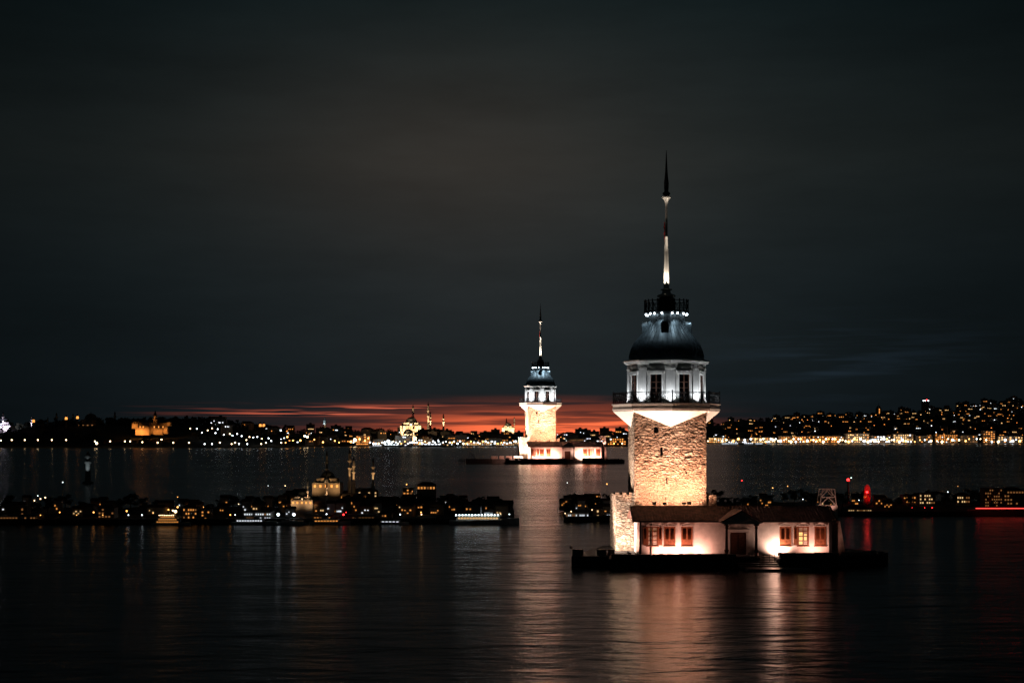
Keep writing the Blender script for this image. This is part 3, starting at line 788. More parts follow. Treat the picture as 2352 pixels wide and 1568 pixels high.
for p in ((lx0 + .28, zt1), (lx1 - .12, zt1), (lx0, zt0), (lx1, zt0)): mb.tube((p[0], DL + .05, p[1]), (p[0], DL + 1.5, p[1]), .04, 5)
shift(mb, OL).build('lattice', M['paintmast'], lk)

# ---- floodlights of the islet
WARM = (1.0, .45, .33); WARMW = (1.0, .58, .44)
def flood(loc, target, e, c, deg, label, lens=True, rad=.1):
    t = empty('floodlight', loc, label, 'floodlight', 'floodlights of the islets'); island.append(t)
    q_ = (Vector(target) - Vector(loc)).to_track_quat('-Z', 'Y')
    h = MB(); h.box(-.2, .2, -.14, .14, -.02, .2); h.box(-.03, .03, -.03, .03, .2, .3)
    ho = h.build('housing', M['lamphouse'], t); ho.rotation_mode = 'QUATERNION'; ho.rotation_quaternion = q_
    l = spot('lamp', (0, 0, 0), Vector(target) - Vector(loc), e, c, deg, t, rad)
    l.location = (Vector(target) - Vector(loc)).normalized() * .06
    return t
RZ = 6.35
fy = TY - HW - 2.1
flood((TX - 1.9, fy, RZ - .2), (TX - 1.6, TY - HW, RZ + 2.4), 6400, (1.0, .50, .31), 150, 'floodlight behind the ridge aimed up the near tower, left of the pair')
flood((TX + 1.7, fy, RZ - .2), (TX + 1.6, TY - HW, RZ + 2.4), 4900, (1.0, .49, .30), 150, 'floodlight behind the ridge aimed up the near tower, right of the pair')
flood((TX - .8, fy + .2, RZ - .2), (TX - .8, fy + .8, GZ0), 3000, (1.0, .70, .55), 54, 'added narrow floodlight brightening the near gallery soffit, left of two')  # both soffit lamps are added to brighten the gallery underside
flood((TX + 1.2, fy + .2, RZ - .2), (TX + 1.4, fy + .8, GZ0), 3000, (1.0, .70, .55), 54, 'added narrow floodlight brightening the near gallery soffit, right of two')
flood((TX - HW - 6.5, TY - 3, 1.4), (TX - HW, TY - 2, 9.5), 9000, (1.0, .74, .60), 80, 'floodlight on the quay left of the near tower')
flood((TX - HW - 1.5, TY - 1.0, BZ + .15), (TX - HW - .4, TY - 1.5, BZ + 5), 2600, (1.0, .78, .62), 130, 'floodlight on the low stone block at the left side of the near tower')
flood((TX - HW - 3.4, TY - 6.6, 1.3), (TX - HW - .9, TY - HW, 3.6), 5200, (1.0, .78, .64), 120, 'floodlight at the left gable of the near house')
flood((TX + HW + 3.2, TY - 1, RZ - .5), (TX + HW + 1.0, TY - 1.5, 13.5), 9000, (1.0, .66, .48), 70, 'floodlight behind the near roof right of the tower')
flood((wx(1690), DA - .75, 1.35), (wx(1690), DA, 2.0), 1000, WARMW, 150, 'bright floodlight against the near house wall right of the porch')
flood((wx(2010), DA - 1.5, 1.3), (wx(2010), DA, 2.6), 425, WARM, 140, 'small floodlight under the right windows of the near house')
flood((wx(780), DA - 1.0, 1.25), (wx(780), DA, 2.1), 600, WARM, 145, 'floodlight under the left windows of the near house')
flood((wx(950), DA - 1.1, 1.25), (wx(980), DA, 2.1), 350, WARM, 145, 'floodlight between the left windows and the near porch')
flood((wx(600), DA - 1.1, 1.25), (wx(600), DA, 2.1), 312, WARM, 145, 'floodlight under the open shuttered window of the near house')
flood((HX0 - .9, DA + 1.5, 1.25), (HX0, DA + 1.8, 3.4), 700, WARM, 140, 'floodlight at the left end wall of the near house')

flood(((lx0 + lx1) / 2 + .2, DL - 1.2, zt0 - .9), ((lx0 + lx1) / 2, DL + .3, zt1 - .3), 70, WARM, 100, 'added small floodlight brightening the lattice frame behind the near roof')  # extra lamp added to bring up the lattice frame
# ------------------------------------------------------------------ the far islet: the same place again, larger and farther away
allobj = list(bpy.data.objects)
kids = {}
for o in allobj:
    if o.parent: kids.setdefault(o.parent.name, []).append(o)
S, ROT = 1.83, R(5.5)
OB = Vector((TX, TY, 0)); OS = Vector(((1241.3 - CX) / F * 702, 702, 0))
Rm = Matrix.Rotation(ROT, 4, 'Z')
def copy_tree(o, parent=None):
    c = o.copy(); col.objects.link(c)
    if parent: c.parent = parent
    if o.type == 'LIGHT':
        c.data = o.data.copy(); k = S * S
        c.data.energy = o.data.energy * k * BOOST.get(o.name.split('.')[0], 2.5); c.data.shadow_soft_size = o.data.shadow_soft_size * S
    for ch in kids.get(o.name, []): copy_tree(ch, c)
    return c
BOOST = {'lamp': 7.0, 'uplight_lamp': 6, 'dome_downlight': 4, 'mast_uplight': 4}
FARL = {'stone_tower': 'far blazing white floodlit tower with a dark dome, standing left of the big one',
        'clapboard_house': 'far glowing white house with brown shutters at the foot of the distant tower',
        'landing_slab': 'low landing slab before the far glowing house', 'landing_steps': 'steps up from the landing to the far porch',
        'hand_railing': 'thin railing on the far landing', 'buttress_wall': 'dim sloping end wall right of the far glowing house', 'lattice_mast': 'pale lattice frame behind the roof of the far house'}
n_par = 0
for o in list(island):
    c = copy_tree(o)
    v = Rm @ (Vector(o.location) - OB); c.location = OS + v * S; c.scale = (S, S, S)
    c.rotation_euler.z = o.rotation_euler.z + ROT
    base_n = o.name.split('.')[0]
    if 'label' in c:
        if base_n in FARL: c['label'] = FARL[base_n]
        else: c['label'] = c['label'].replace('behind the near roof', 'behind the far roof').replace('near landing', 'far landing').replace('near tower', 'far tower').replace('near house', 'far house').replace('near quay row', 'far quay row').replace('near quay', 'far quay').replace('near gallery', 'far gallery').replace('near porch', 'far porch')
        if base_n == 'kerb_stone': c['group'] = 'kerb stones beside the far house'
def fp(x, y): v = Rm @ Vector((x - OB.x, y - OB.y, 0)); return OS + v * S
# breakwater with blocks running left from the far islet, and a skeletal landing stage at its tip
mb = MB(); a = P(1070, 1064, 697); a.z = 0
pts = [(px(1070, 692), 692), (px(1130, 690), 690), (px(1204, 690), 690), (px(1204, 700), 700), (px(1110, 699), 699), (px(1075, 696), 696)]
mb.prism(pts, -1, 2.3); lo = Vector((px(1140, 694), 694, 0))
tag(shift(mb, lo).build('breakwater', M['quay'], None, lo), 'low dark breakwater running left from the far islet', 'breakwater')
for i, (xa, xb) in enumerate(((1128, 1143), (1147, 1158), (1162, 1176), (1180, 1189), (1191, 1200))):
    d = 692; w = px(xb, d) - px(xa, d); mb = MB(); h = 1.35
    mb.box(-w / 2, w / 2, .2, 1.3, 0, h)
    for x0, x1, z0, z1 in ((-w / 2, w / 2, 0, .25), (-w / 2, w / 2, h - .25, h), (-w / 2, -w / 2 + .3, .252, h - .252), (w / 2 - .3, w / 2, .252, h - .252)): mb.box(x0, x1, 0, .198, z0, z1)
    o = mb.build('concrete_block', M['concrete'], None, ((px(xa, d) + px(xb, d)) / 2, d, 2.3))
    tag(o, '%s panelled concrete block along the far breakwater' % ('outermost', 'second', 'middle', 'fourth', 'innermost')[i], 'block', 'concrete blocks on the quays')
mb = MB()
for i in range(7):
    x = px(1056 + i * 5, 690); mb.tube((x, 690, -.5), (x, 690, 2.2 + (i % 2) * .8), .14, 5); mb.tube((x, 694, -.5), (x, 694, 2.4), .14, 5); mb.tube((x, 690, 1.6), (x, 694, 1.6), .1, 5)
mb.tube((px(1050, 690), 690, .9), (px(1092, 690), 690, 1.7), .16, 5); mb.tube((px(1056, 690), 690, 2.0), (px(1092, 690), 690, 2.3), .12, 5)
for i in range(3):
    x = px(1077 + i * 7, 690); mb.tube((x, 690, 1.5), (x, 690, 6.5 - i), .12, 5); mb.tube((x, 690, 6 - i), (px(1092, 690), 690, 2.2), .08, 5)
lo = Vector((px(1070, 690), 690, 0))
tag(shift(mb, lo).build('landing_stage', M['iron'], None, lo), 'skeletal piled landing stage at the tip of the far breakwater', 'landing stage')
spot('breakwater_lamp', (px(1196, 686), 686, 7), (px(1150, 692), 692, 2.5), 9000, WARM, 120)
bpy.data.objects['breakwater_lamp'].parent = None
# ------------------------------------------------------------------ the far city
rg = random.Random(42)
def aimed(name, loc, tgt, e, c, parent, deg=110, rad=.4): return spot(name, loc, tgt, e * .5, c, deg, parent, rad, .8)
FBX = []
def place_ref(x, tab):
    return min(tab, key=lambda q: abs(q[0] - x))[1]
RREF = [(1648, 'the yellow palace wing'), (1696, 'the grey customs shed'), (1754, 'the pale museum'), (1825, 'the left orange palace'), (1900, 'the right orange palace'), (1969, 'the arcaded front'), (2023, 'the white stadium'), (2075, 'the four storey block'),
        (2123, 'the dark waterfront block'), (2174, 'the pillared hotel'), (2226, 'the grey right block'), (2272, 'the tall orange block'), (2320, 'the yellow right edge front'), (830, 'the glaring lamps'), (868, 'the low dark block'), (926, 'the pale hotel'), (962, 'the hilltop mosque'), (1012, 'the long white shed'),
        (1095, 'the ferry terminal'), (1167, 'the small skyline mosque'), (1323, 'the far house roof'), (1416, 'the orange block by the near tower'), (746, 'the fire tower'), (700, 'the twin lamps'), (640, 'the end of the wooded point'), (560, 'the slope lamps'), (470, 'the top of the wooded point')]
def mesh_of(mb, name, m):
    me = bpy.data.meshes.new(name); me.from_pydata(mb.v, [], mb.f); me.update(); me.materials.append(m)
    if any(mb.sm): me.polygons.foreach_set('use_smooth', mb.sm)
    return me
def boxmesh(name, m, x0=-.5, x1=.5, y0=-.5, y1=.5, z0=0, z1=1):
    mb = MB(); mb.box(x0, x1, y0, y1, z0, z1); return mesh_of(mb, name, m)
WIN = {k: boxmesh('window', M[k]) for k in ('w_or', 'w_ye', 'w_wh', 'w_re', 'w_dim', 'n_or', 'n_ye', 'n_wh', 'n_dim')}
CNAME = {'w_or': 'orange', 'w_ye': 'yellow', 'w_wh': 'white', 'w_re': 'red', 'w_dim': 'dim'}
# hill houses: three body shapes
def house_meshes(w, d, h, kind):
    mb = MB(); mb.box(-w / 2, w / 2, -d / 2, d / 2, -6, h); wall = mb
    r = MB()
    if kind == 'hip': r.add([(-w / 2 - .6, -d / 2 - .6, h + .05), (w / 2 + .6, -d / 2 - .6, h + .05), (w / 2 + .6, d / 2 + .6, h + .05), (-w / 2 - .6, d / 2 + .6, h + .05), (-w / 4, 0, h + 3), (w / 4, 0, h + 3)], [(3, 2, 1, 0), (0, 1, 5, 4), (1, 2, 5), (2, 3, 4, 5), (3, 0, 4)])
    elif kind == 'gable': r.yprism([(-d / 2 - .5, h + .05), (d / 2 + .5, h + .05), (0, h + 2.8)], -w / 2 - .3, w / 2 + .3)
    else: r.box(-w / 2 - .2, w / 2 + .2, -d / 2 - .2, d / 2 + .2, h + .02, h + .9); r.box(-2, 2, -2, 2, h + .92, h + 3.2)
    return wall, r
HT = []
for i, (w, d, h, k, wm_) in enumerate([(13, 10, 8, 'hip', 'wall_a'), (11, 10, 11, 'gable', 'wall_b'), (16, 12, 14, 'flat', 'wall_c'), (14, 11, 17, 'flat', 'wall_a'), (19, 12, 10, 'hip', 'wall_c'), (10, 9, 7, 'gable', 'wall_c')]):
    a, r = house_meshes(w, d, h, k); HT.append((mesh_of(a, 'wall', M[wm_]), mesh_of(r, 'roof', M['roof' if k != 'flat' else 'wall_a']), w, d, h, ('hipped', 'gabled', 'flat-roofed', 'tall flat-roofed', 'long hipped', 'small gabled')[i]))
def face_rot(x): return -math.atan2((x - CX) / F, 1)      # fronts roughly towards the strait
def hill_house(x, t, region, group, palette, nwin=None):
    wall, roof_, w, d, h, kname = rg.choice(HT)
    p = terr(x, t)
    n = nwin if nwin is not None else rg.choice((1, 1, 2, 2, 3, 4))
    pal = rg.choice(palette)
    o = empty('hillside_house', p, None, None, group, face_rot(x) + rg.uniform(-.3, .3))
    words = {1: 'one', 2: 'two', 3: 'three', 4: 'four', 5: 'five'}
    tier = 'on the crest' if t > .85 else 'high' if t > .62 else 'midway up' if t > .4 else 'low'
    tag(o, '%s house, %s %s window%s, %s above %s' % (kname, words[n], CNAME[pal], 's' if n > 1 else '', tier, place_ref(x, RREF)), 'house')
    inst(wall, 'wall', o); inst(roof_, 'roof', o)
    z = rg.uniform(.35, .85) * h; xx = rg.uniform(-.4, 0) * w
    for i in range(n):
        ww = rg.choice((.8, .9, 1.2, 2.0)); hh = rg.uniform(.7, 1.3)
        inst(WIN[pal], 'window', o, (xx, -d / 2 - .1, z), (ww, .3, hh))
        xx += ww + rg.uniform(.8, 2.5)
        if xx > w * .42: xx = -.4 * w; z -= 3
        if z < 1: break
    return o
WARMP = ['w_or', 'w_or', 'w_or', 'w_ye', 'w_ye', 'w_wh']
# right-hand slope: dense
spots_ = []
def scatter(n, x0, x1, t0, t1, region, group, pal, mind=7):
    k = 0; tries = 0
    while k < n and tries < n * 30:
        tries += 1
        x = rg.uniform(x0, x1); t = rg.uniform(t0, t1); p = terr(x, t); y = HZ - (p.z - H) * F / p.y
        if any(abs(x - a) < mind and abs(y - b_) < 4 for a, b_ in spots_): continue
        if 1200 < x < 1290 or 1440 < x < 1625: continue
        spots_.append((x, y)); hill_house(x, t, region, group, pal); k += 1
scatter(118, 1630, 2352, .25, 1.0, 'on the right-hand hillside', 'houses on the right-hand hillside', WARMP)
scatter(22, 2060, 2352, .5, 1.0, 'high on the right-hand hillside', 'houses on the right-hand hillside', ['w_or', 'w_ye'])
scatter(44, 960, 1200, .12, .72, 'on the slope left of the far tower', 'houses on the slope below the afterglow', ['w_or', 'w_or', 'w_ye', 'w_wh'])
scatter(30, 700, 960, .15, .8, 'on the slope around the minarets', 'houses on the slope around the minarets', WARMP)
scatter(20, 1290, 1440, .15, .75, 'on the slope right of the far tower', 'houses right of the far tower', ['w_or', 'w_ye', 'w_wh', 'w_wh'])
scatter(7, 440, 690, .5, .9, 'on the dark wooded point', 'houses on the dark wooded point', ['w_or', 'w_wh'])
# the lights beyond these that nobody could count: one mesh
mb = {'w_or': MB(), 'w_wh': MB()}
for i in range(400):
    reg = rg.random()
    x = rg.uniform(1630, 2700) if reg < .62 else (rg.uniform(960, 1440) if reg < .88 else rg.uniform(640, 960))
    t = rg.uniform(.12, 1.0); p = terr(x, t); sz = rg.uniform(.5, 1.15)
    k = 'w_or' if rg.random() < .68 else 'w_wh'
    mb[k].box(p.x - sz, p.x + sz, p.y - .2, p.y, p.z + 3, p.z + 3 + sz * 1.3)
tag(mb['w_or'].build('distant_amber_lights', M['w_or']), 'countless tiny amber lights over the city hills', 'lights', kind='stuff')
tag(mb['w_wh'].build('distant_white_lights', M['w_wh']), 'countless tiny white lights over the city hills', 'lights', kind='stuff')
# woods on the ridges
def leafclump(mb, c, r, n, rg_, flat=1.0):
    for i in range(n):
        v = Vector((rg_.gauss(0, 1), rg_.gauss(0, 1), rg_.gauss(0, 1))).normalized() * r * rg_.uniform(.55, 1.0)
        p = Vector(c) + Vector((v.x, v.y, v.z * flat)); s = r * rg_.uniform(.22, .42)
        a = Vector((rg_.uniform(-1, 1), rg_.uniform(-1, 1), rg_.uniform(-1, 1))).normalized() * s; b_ = a.cross(Vector((rg_.uniform(-1, 1), rg_.uniform(-1, 1), rg_.uniform(-1, 1)))).normalized() * s
        mb.add([p - a, p + b_, p + a, p - b_], [(0, 1, 2, 3)])
wood = MB()
for i in range(620):
    x = rg.uniform(-150, 2500); t = rg.choice((1.0, 1.0, .97, rg.uniform(.3, 1)))
    if x < 660: t = rg.choice((1.0, .98, .9, rg.uniform(.3, 1)))
    p = terr(x, t); r = rg.uniform(4, 8) * p.y / 2600 * (1.2 if x < 660 else .7)
    leafclump(wood, (p.x, p.y, p.z + r * .5), r, 26, rg, .9)
tag(wood.build('ridge_woodland', M['leafd']), 'dark woodland along the skyline of the far shore', 'woodland', kind='stuff')

# waterfront street lamps
def lamp_kit(h, r, key):
    a = MB(); a.tube((0, 0, -1), (0, 0, h), .14, 5, .09); pole = mesh_of(a, 'pole', M['iron'])
    a = MB(); a.ball((0, 0, h), r * 1.3, 8, 5); return pole, mesh_of(a, 'lamp_globe', M[key])
KIT = {}
def street_lamp(p, h, r, key, label, group):
    kk = (round(h, 1), round(r, 2), key)
    if kk not in KIT: KIT[kk] = lamp_kit(h, r, key)
    o = empty('street_lamp', p, label, 'street lamp', group)
    inst(KIT[kk][0], 'pole', o); inst(KIT[kk][1], 'lamp_globe', o)
    return o
for i, (x, y) in enumerate([(2, 1011), (27, 1010), (57, 1010), (87, 1010), (119, 1010), (152, 1010), (218, 1013), (253, 1013), (287, 1013), (299, 1013), (327, 1015), (362, 1017), (371, 1009), (398, 1018), (434, 1019), (505, 1020), (540, 1020), (611, 1020), (646, 1020)]):
    D = 1700; z = pz(min(y, 1016), D)
    street_lamp((px(x, D), D, 1.6), round(z - 1.6, 1), .62, 'l_wa', 'warm street lamp on the dark quay under the wooded point', 'street lamps along the left quay')
for i, (x, y) in enumerate([(437, 984), (452, 984), (464, 993), (477, 988), (495, 994), (514, 998), (528, 996), (534, 1000), (555, 1001), (573, 1003), (582, 1004), (591, 1003), (601, 1007), (617, 1006), (623, 1012), (566, 1010), (545, 996), (500, 985), (487, 983), (470, 1020), (487, 1021), (532, 1020), (549, 1021), (568, 1021), (600, 1022)]):
    D = 1760 if y > 1015 else 1990 - (y - 980) * 6
    hh = 4.0; street_lamp((px(x, D), D, max(pz(y, D) - hh, 1.6)), hh if pz(y, D) - hh > 1.6 else round(max(pz(y, D) - 1.6, 3), 1), .6, 'l_wh' if i % 3 else 'l_wa', 'small lamp among the trees going down the wooded point', 'lamps on the slope of the wooded point')
big = [(815, 1010, 2.2, 'l_wa'), (806, 1014, 1.4, 'l_or'), (826, 1008, 1.2, 'l_or'), (838, 1012, 1.0, 'l_or'), (846, 1006, .9, 'l_or'), (700, 1001, 1.3, 'l_wa'), (706, 1003, 1.3, 'l_wa'), (660, 1003, .9, 'l_or'), (690, 1011, 1.0, 'l_or'), (673, 1011, .7, 'l_or'), (742, 1015, 1.0, 'l_or'), (769, 1012, .8, 'l_or'), (722, 1009, .7, 'l_or'), (779, 1021, .7, 'l_or'), (892, 1013, 2.0, 'l_wh'), (884, 1016, 1.3, 'l_wh'), (900, 1017, 1.0, 'l_wh'), (645, 988, .8, 'l_wh'), (656, 1016, .6, 'l_or'), (222, 1024, 1.3, 'l_wa')]
for i, (x, y, r, k) in enumerate(big):
    D = shore(x) + 25; y = min(y, 1020)
    street_lamp((px(x, D), D, 1.6), round(max(pz(y, D) - 1.6, 4), 1), r * .85, k, ('large ' if r > 1.2 else 'small ') + {'l_wa': 'warm', 'l_or': 'orange', 'l_wh': 'white'}[k] + ' glaring lamp on the middle waterfront', 'glaring lamps on the middle waterfront')
x = 850
while x < 1198:
    D = shore(x) + 12; k = rg.choice(['l_or', 'l_wa', 'l_wh', 'l_wh'])
    street_lamp((px(x, D), D, 1.6), rg.choice((2.5, 4, 5.5)), rg.uniform(.5, .9).__round__(1), k, {'l_wa': 'warm', 'l_or': 'orange', 'l_wh': 'white'}[k] + ' quay lamp before ' + place_ref(x, RREF), 'lamps on the bright ferry quay')
    x += rg.uniform(4, 9)
x = 1290
while x < 1440:
    D = shore(x) + 12; k = rg.choice(['l_or', 'l_wa'])
    street_lamp((px(x, D), D, 1.6), rg.choice((2.5, 4)), .6, k, {'l_wa': 'warm', 'l_or': 'orange'}[k] + ' lamp on the waterfront behind the far house', 'lamps behind the far house')
    x += rg.uniform(9, 22)
x = 1626
while x < 2352:
    D = shore(x) + 10; dens = 1.0 if 1740 < x < 2080 else 2.0; k = rg.choice(['l_or', 'l_wa', 'l_wa', 'l_wh'])
    street_lamp((px(x, D), D, 1.6), rg.choice((2.5, 4, 6, 8)), rg.choice((.9, 1.3, 1.8)), k, {'l_wa': 'warm', 'l_or': 'orange', 'l_wh': 'white'}[k] + ' quay lamp in front of ' + place_ref(x, RREF), 'lamps along the right-hand quay')
    x += rg.uniform(4, 9) * dens

# waterfront buildings with lit fronts
def front_building(x0, x1, y0, rows_, cols_, key, wallkey, label, group='lit buildings on the far waterfront', lit=.8, off=40, ww=.55, hh=.45, dep=14, name='waterfront_building'):
    xm = (x0 + x1) / 2; D = shore(xm) + off
    base_z = 1.6; top = pz(y0, D); w = px(x1, D) - px(x0, D); h = top - base_z
    o = empty(name, (px(xm, D), D, base_z), label, 'building', group)
    mb = MB(); mb.box(-w / 2, w / 2, 0, dep, -2, h); mb.build('wall', M[wallkey], o)
    mb = MB(); mb.box(-w / 2 - .4, w / 2 + .4, -.4, dep + .4, h + .02, h + .8); mb.build('roof', M['wall_a'], o)
    sx, sz = w / cols_, h / rows_
    for j in range(rows_):
        for i in range(cols_):
            if rg.random() < lit: inst(WIN[key if rg.random() < .72 else rg.choice(('w_or', 'w_dim', 'w_wh'))], 'window', o, (-w / 2 + (i + .5) * sx, -.1, (j + .3) * sz), (sx * ww * rg.uniform(.6, 1.25), .25, sz * hh * rg.uniform(.6, 1.2)))
    return o
FB = [(908, 945, 1001, 4, 9, 'w_dim', 'wall_c', 'pale hotel block with dim windows on the middle waterfront', .6),
      (818, 850, 1001, 4, 7, 'w_or', 'wall_b', 'orange windowed block behind the glaring lamps', .8),
      (856, 880, 1010, 3, 5, 'w_or', 'wall_a', 'low dark block with orange windows', .5),
      (950, 975, 1013, 2, 8, 'w_ye', 'wall_b', 'small yellow lit building at the mosque foot', .8),
      (985, 1040, 1019, 1, 12, 'w_wh', 'wall_a', 'long low shed with white windows', .8),
      (1062, 1130, 1016, 2, 14, 'w_ye', 'wall_c', 'broad blazing ferry terminal left of the far tower', 1),
      (1138, 1196, 1016, 2, 12, 'w_ye', 'wall_c', 'second blazing terminal nearer the far tower', .95),
      (1306, 1340, 1008, 3, 8, 'w_dim', 'wall_a', 'dim block over the far house roof', .5),
      (1395, 1438, 1006, 3, 8, 'w_or', 'wall_b', 'orange lit block left of the near tower', .6),
      (1628, 1668, 1005, 3, 8, 'w_ye', 'wall_c', 'yellow lit palace wing just right of the near tower', .9),
      (1672, 1720, 1008, 2, 9, 'w_dim', 'wall_a', 'dim grey customs shed', .8),
      (1726, 1782, 1005, 3, 10, 'w_ye', 'wall_c', 'pale lit museum front with yellow windows', .8),
      (1788, 1862, 1002, 3, 14, 'w_or', 'wall_b', 'long orange palace front, left of two', .9),
      (1866, 1935, 1001, 3, 13, 'w_or', 'wall_b', 'long orange palace front, right of two', .9),
      (1942, 1996, 996, 4, 11, 'w_ye', 'wall_c', 'yellow arcaded front with a bright top row', .7),
      (2001, 2046, 1001, 3, 7, 'w_wh', 'wall_a', 'white lit stadium front', .8),
      (2052, 2098, 997, 4, 9, 'w_ye', 'wall_c', 'four storey bright yellow block', .85),
      (2104, 2142, 1001, 3, 7, 'w_or', 'wall_a', 'dark block with few orange windows', .35),
      (2148, 2200, 998, 5, 11, 'w_or', 'wall_b', 'orange pillared hotel front', .8),
      (2206, 2246, 1000, 3, 6, 'w_dim', 'wall_a', 'grey block with dim windows near the right edge', .6),
      (2258, 2286, 990, 6, 5, 'w_or', 'wall_b', 'tall orange windowed block near the right edge', .7),
      (2292, 2350, 1002, 3, 9, 'w_ye', 'wall_c', 'bright yellow front at the right edge', .7)]
for (x0, x1, y0, r_, c_, k, wk, lab, lit) in FB: front_building(x0, x1, y0, r_, c_, k, wk, lab, lit=lit)
# second rank of buildings with roofs lit, on the lower right slope
for i, (x, t, n) in enumerate([(1905, .22, 5), (1930, .26, 4), (1985, .3, 5), (2010, .2, 5), (2040, .3, 3), (1800, .4, 3), (2120, .3, 4), (2300, .3, 5)]):
    hill_house(x, t, 'low behind the palace quay', 'houses low behind the palace quay', ['w_ye', 'w_or'], n)

# mosques
def mosque(name, x, ybase, D, w, label, mins, lit='w_or', energy=4000, cols=(1, .62, .30), hall_h=.42, mat_='wall_c', light=True, zoff=0, group=None, dome_r=.27):
    """w = hall width in m; mins = list of (dx, dy, height, radius)"""
    zb_ = pz(ybase, D)
    o = empty(name, (px(x, D), D, zb_), label, 'mosque', group)
    hh = w * hall_h
    b = MB(); b.box(-w / 2, w / 2, -w / 2, w / 2, -w * .5, hh * .62); b.box(-w * .36, w * .36, -w * .36, w * .36, hh * .622, hh)
    b.build('prayer_hall', M[mat_], o)
    for k in range(5): inst(WIN[lit], 'window', o, (-w * .4 + k * w * .2, -w / 2 - .05, hh * .25), (w * .06, .2, hh * .2))
    def dome(name, c, r, z):
        b = MB(); b.lathe([(r * 1.04, z - r * .18), (r * 1.04, z)] + [(max(r * math.cos(t), .02), z + r * .85 * math.sin(t)) for t in [PI / 2 * i / 6 for i in range(7)]] + [(.02 * w, z + r * .9), (.004 * w, z + r * 1.15)], 20, c)
        return b.build(name, M['lead'], o)
    dome('dome', (0, 0), w * dome_r, hh + w * .05)
    for dx, dy in ((-w * .27, 0), (w * .27, 0), (0, -w * .27)): dome('half_dome', (dx, dy), w * .17, hh * .72)
    for dx in (-w * .4, w * .4): dome('corner_dome', (dx, -w * .4), w * .075, hh * .64)
    for dx, dy, h, r in mins:
        b = MB(); b.lathe([(r * 1.5, -w * .3), (r * 1.5, h * .18), (r, h * .22), (r * .92, h * .84), (.9 * r, h * .85)], 10, (dx, dy)); mi = b.build('minaret', M['wall_c'], o)
        b = MB()
        for q in (.5, .68): b.lathe([(r, h * q - r), (r * 1.8, h * q), (r * 1.8, h * q + r * .7)], 10, (dx, dy))
        b.build('balcony', M['wall_c'], mi)
        b = MB(); b.lathe([(r * 1.15, h * .85), (.02, h)], 10, (dx, dy)); b.build('spire', M['leaddark'], mi)
        if light:
            aimed('minaret_lamp', (dx, dy - r * 5, h * .22), (dx, dy, h * .55), energy * (.30 if energy > 1000 else 1.4), cols, o, 70, r * .5)
    if light:
        aimed('mosque_lamp', (-w * .45, -w * .95, hh * .1), (-w * .25, 0, hh * .8), energy * .7, cols, o, 100, w * .02)
        aimed('mosque_lamp', (w * .45, -w * .95, hh * .1), (w * .25, 0, hh * .8), energy * .7, cols, o, 100, w * .02)
        aimed('mosque_lamp', (0, -w * .48, hh * .7), (0, 0, hh * 1.3), energy * .4, cols, o, 120, w * .02)
    return o
mosque('hilltop_mosque', 945, 990, 2350, 34, 'floodlit mosque with four minarets crowning the skyline left of the far tower',
       [(1.5, 17, 46, 1.5), (27, 17, 50, 1.5), (30, 30, 34, 1.3), (53, 10, 30, 1.3)], energy=200000)
mosque('shore_mosque', 938, 1013, 2090, 26, 'white lit mosque low on the slope beneath the hilltop mosque', [(-8, -13, 28, 1.1), (9, -18, 34, 1.2)], energy=190000)
mosque('small_mosque', 1167, 990, 2500, 22, 'small floodlit mosque against the red afterglow', [(-3, 11, 24, 1.0), (11, 8, 26, 1.0)], energy=110000)
mosque('edge_mosque', 10, 988, 2240, 30, 'white and violet lit mosque cut by the left edge of the photo', [(4, -17, 30, 1.0), (46, -8, 24, .9), (72, -8, 22, .9)], lit='w_wh', energy=110000, cols=(.85, .75, 1))
mosque('domed_church', 209, 985, 2270, 36, 'dark broad dome on the skyline between lit minaret tops', [(-54, -5, 27, 1.6), (40, -5, 29, 1.5), (-34 + 0, 16, 26, 1.3), (-1 + 0, 16, 24, 1.2)], lit='w_dim', light=False, mat_='wall_a', group=None)
for (x, y) in ((152, 962), (178, 960), (77, 968), (598, 978), (606, 978)):
    D = 2180; r = 1.7; o = empty('lit_minaret', (px(x, D), D, pz(992, D)), 'slender minaret with a glowing orange top on the left skyline', 'minaret', 'glowing minaret tops on the left skyline')
    h = pz(y - 6, D) - pz(992, D)
    b = MB(); b.lathe([(r * .8, -5), (r * .7, h - 6), (r, h - 5)], 10); b.build('shaft', M['wall_a'], o)
    b = MB(); b.lathe([(r * 1.0, h - 5), (r * 1.25, h - 4), (r * .9, h - 1)], 10); b.build('glowing_balcony', M['w_or'], o)  # balcony emits its own glow in place of floodlighting
    b = MB(); b.lathe([(r * .9, h - 1), (.05, h + 3)], 10); b.build('spire', M['leaddark'], o)
# palace on the wooded point
D = 1950; o = empty('hilltop_palace', (px(347, D), D, pz(994, D)), 'orange floodlit palace with terraces and a pointed tower on the wooded point', 'palace')
k_ = D / F
def hall(x0, x1, y0, y1, d, name='wall', m='wall_b', dep=10):
    b = MB(); b.box((x0 - 347) * k_, (x1 - 347) * k_, d, d + dep, (994 - y1) * k_, (994 - y0) * k_); return b.build(name, M[m], o)
hall(304, 318, 972, 984, -2, 'kiosk_wall'); hall(311, 343, 970, 999, 0, 'terrace_wall'); hall(343, 382, 971, 996, 6, 'wall'); hall(382, 390, 969, 978, 3, 'kiosk_wall'); hall(352, 372, 982, 998, 2, 'terrace_wall')
for x in (307, 312, 318, 324):
    b = MB(); b.ball(((x - 347) * k_, 2, (994 - 970) * k_), 2.0, 10, 6, .8); b.build('kiosk_dome', M['wall_b'], o)
for x in (322, 329, 352, 362, 372): 
    inst(WIN['w_or'], 'window', o, ((x - 347) * k_, (-.3 if x < 343 else 5.8), (994 - 982) * k_), (1.0, .3, 2.2))
b = MB(); tx = (351.5 - 347) * k_
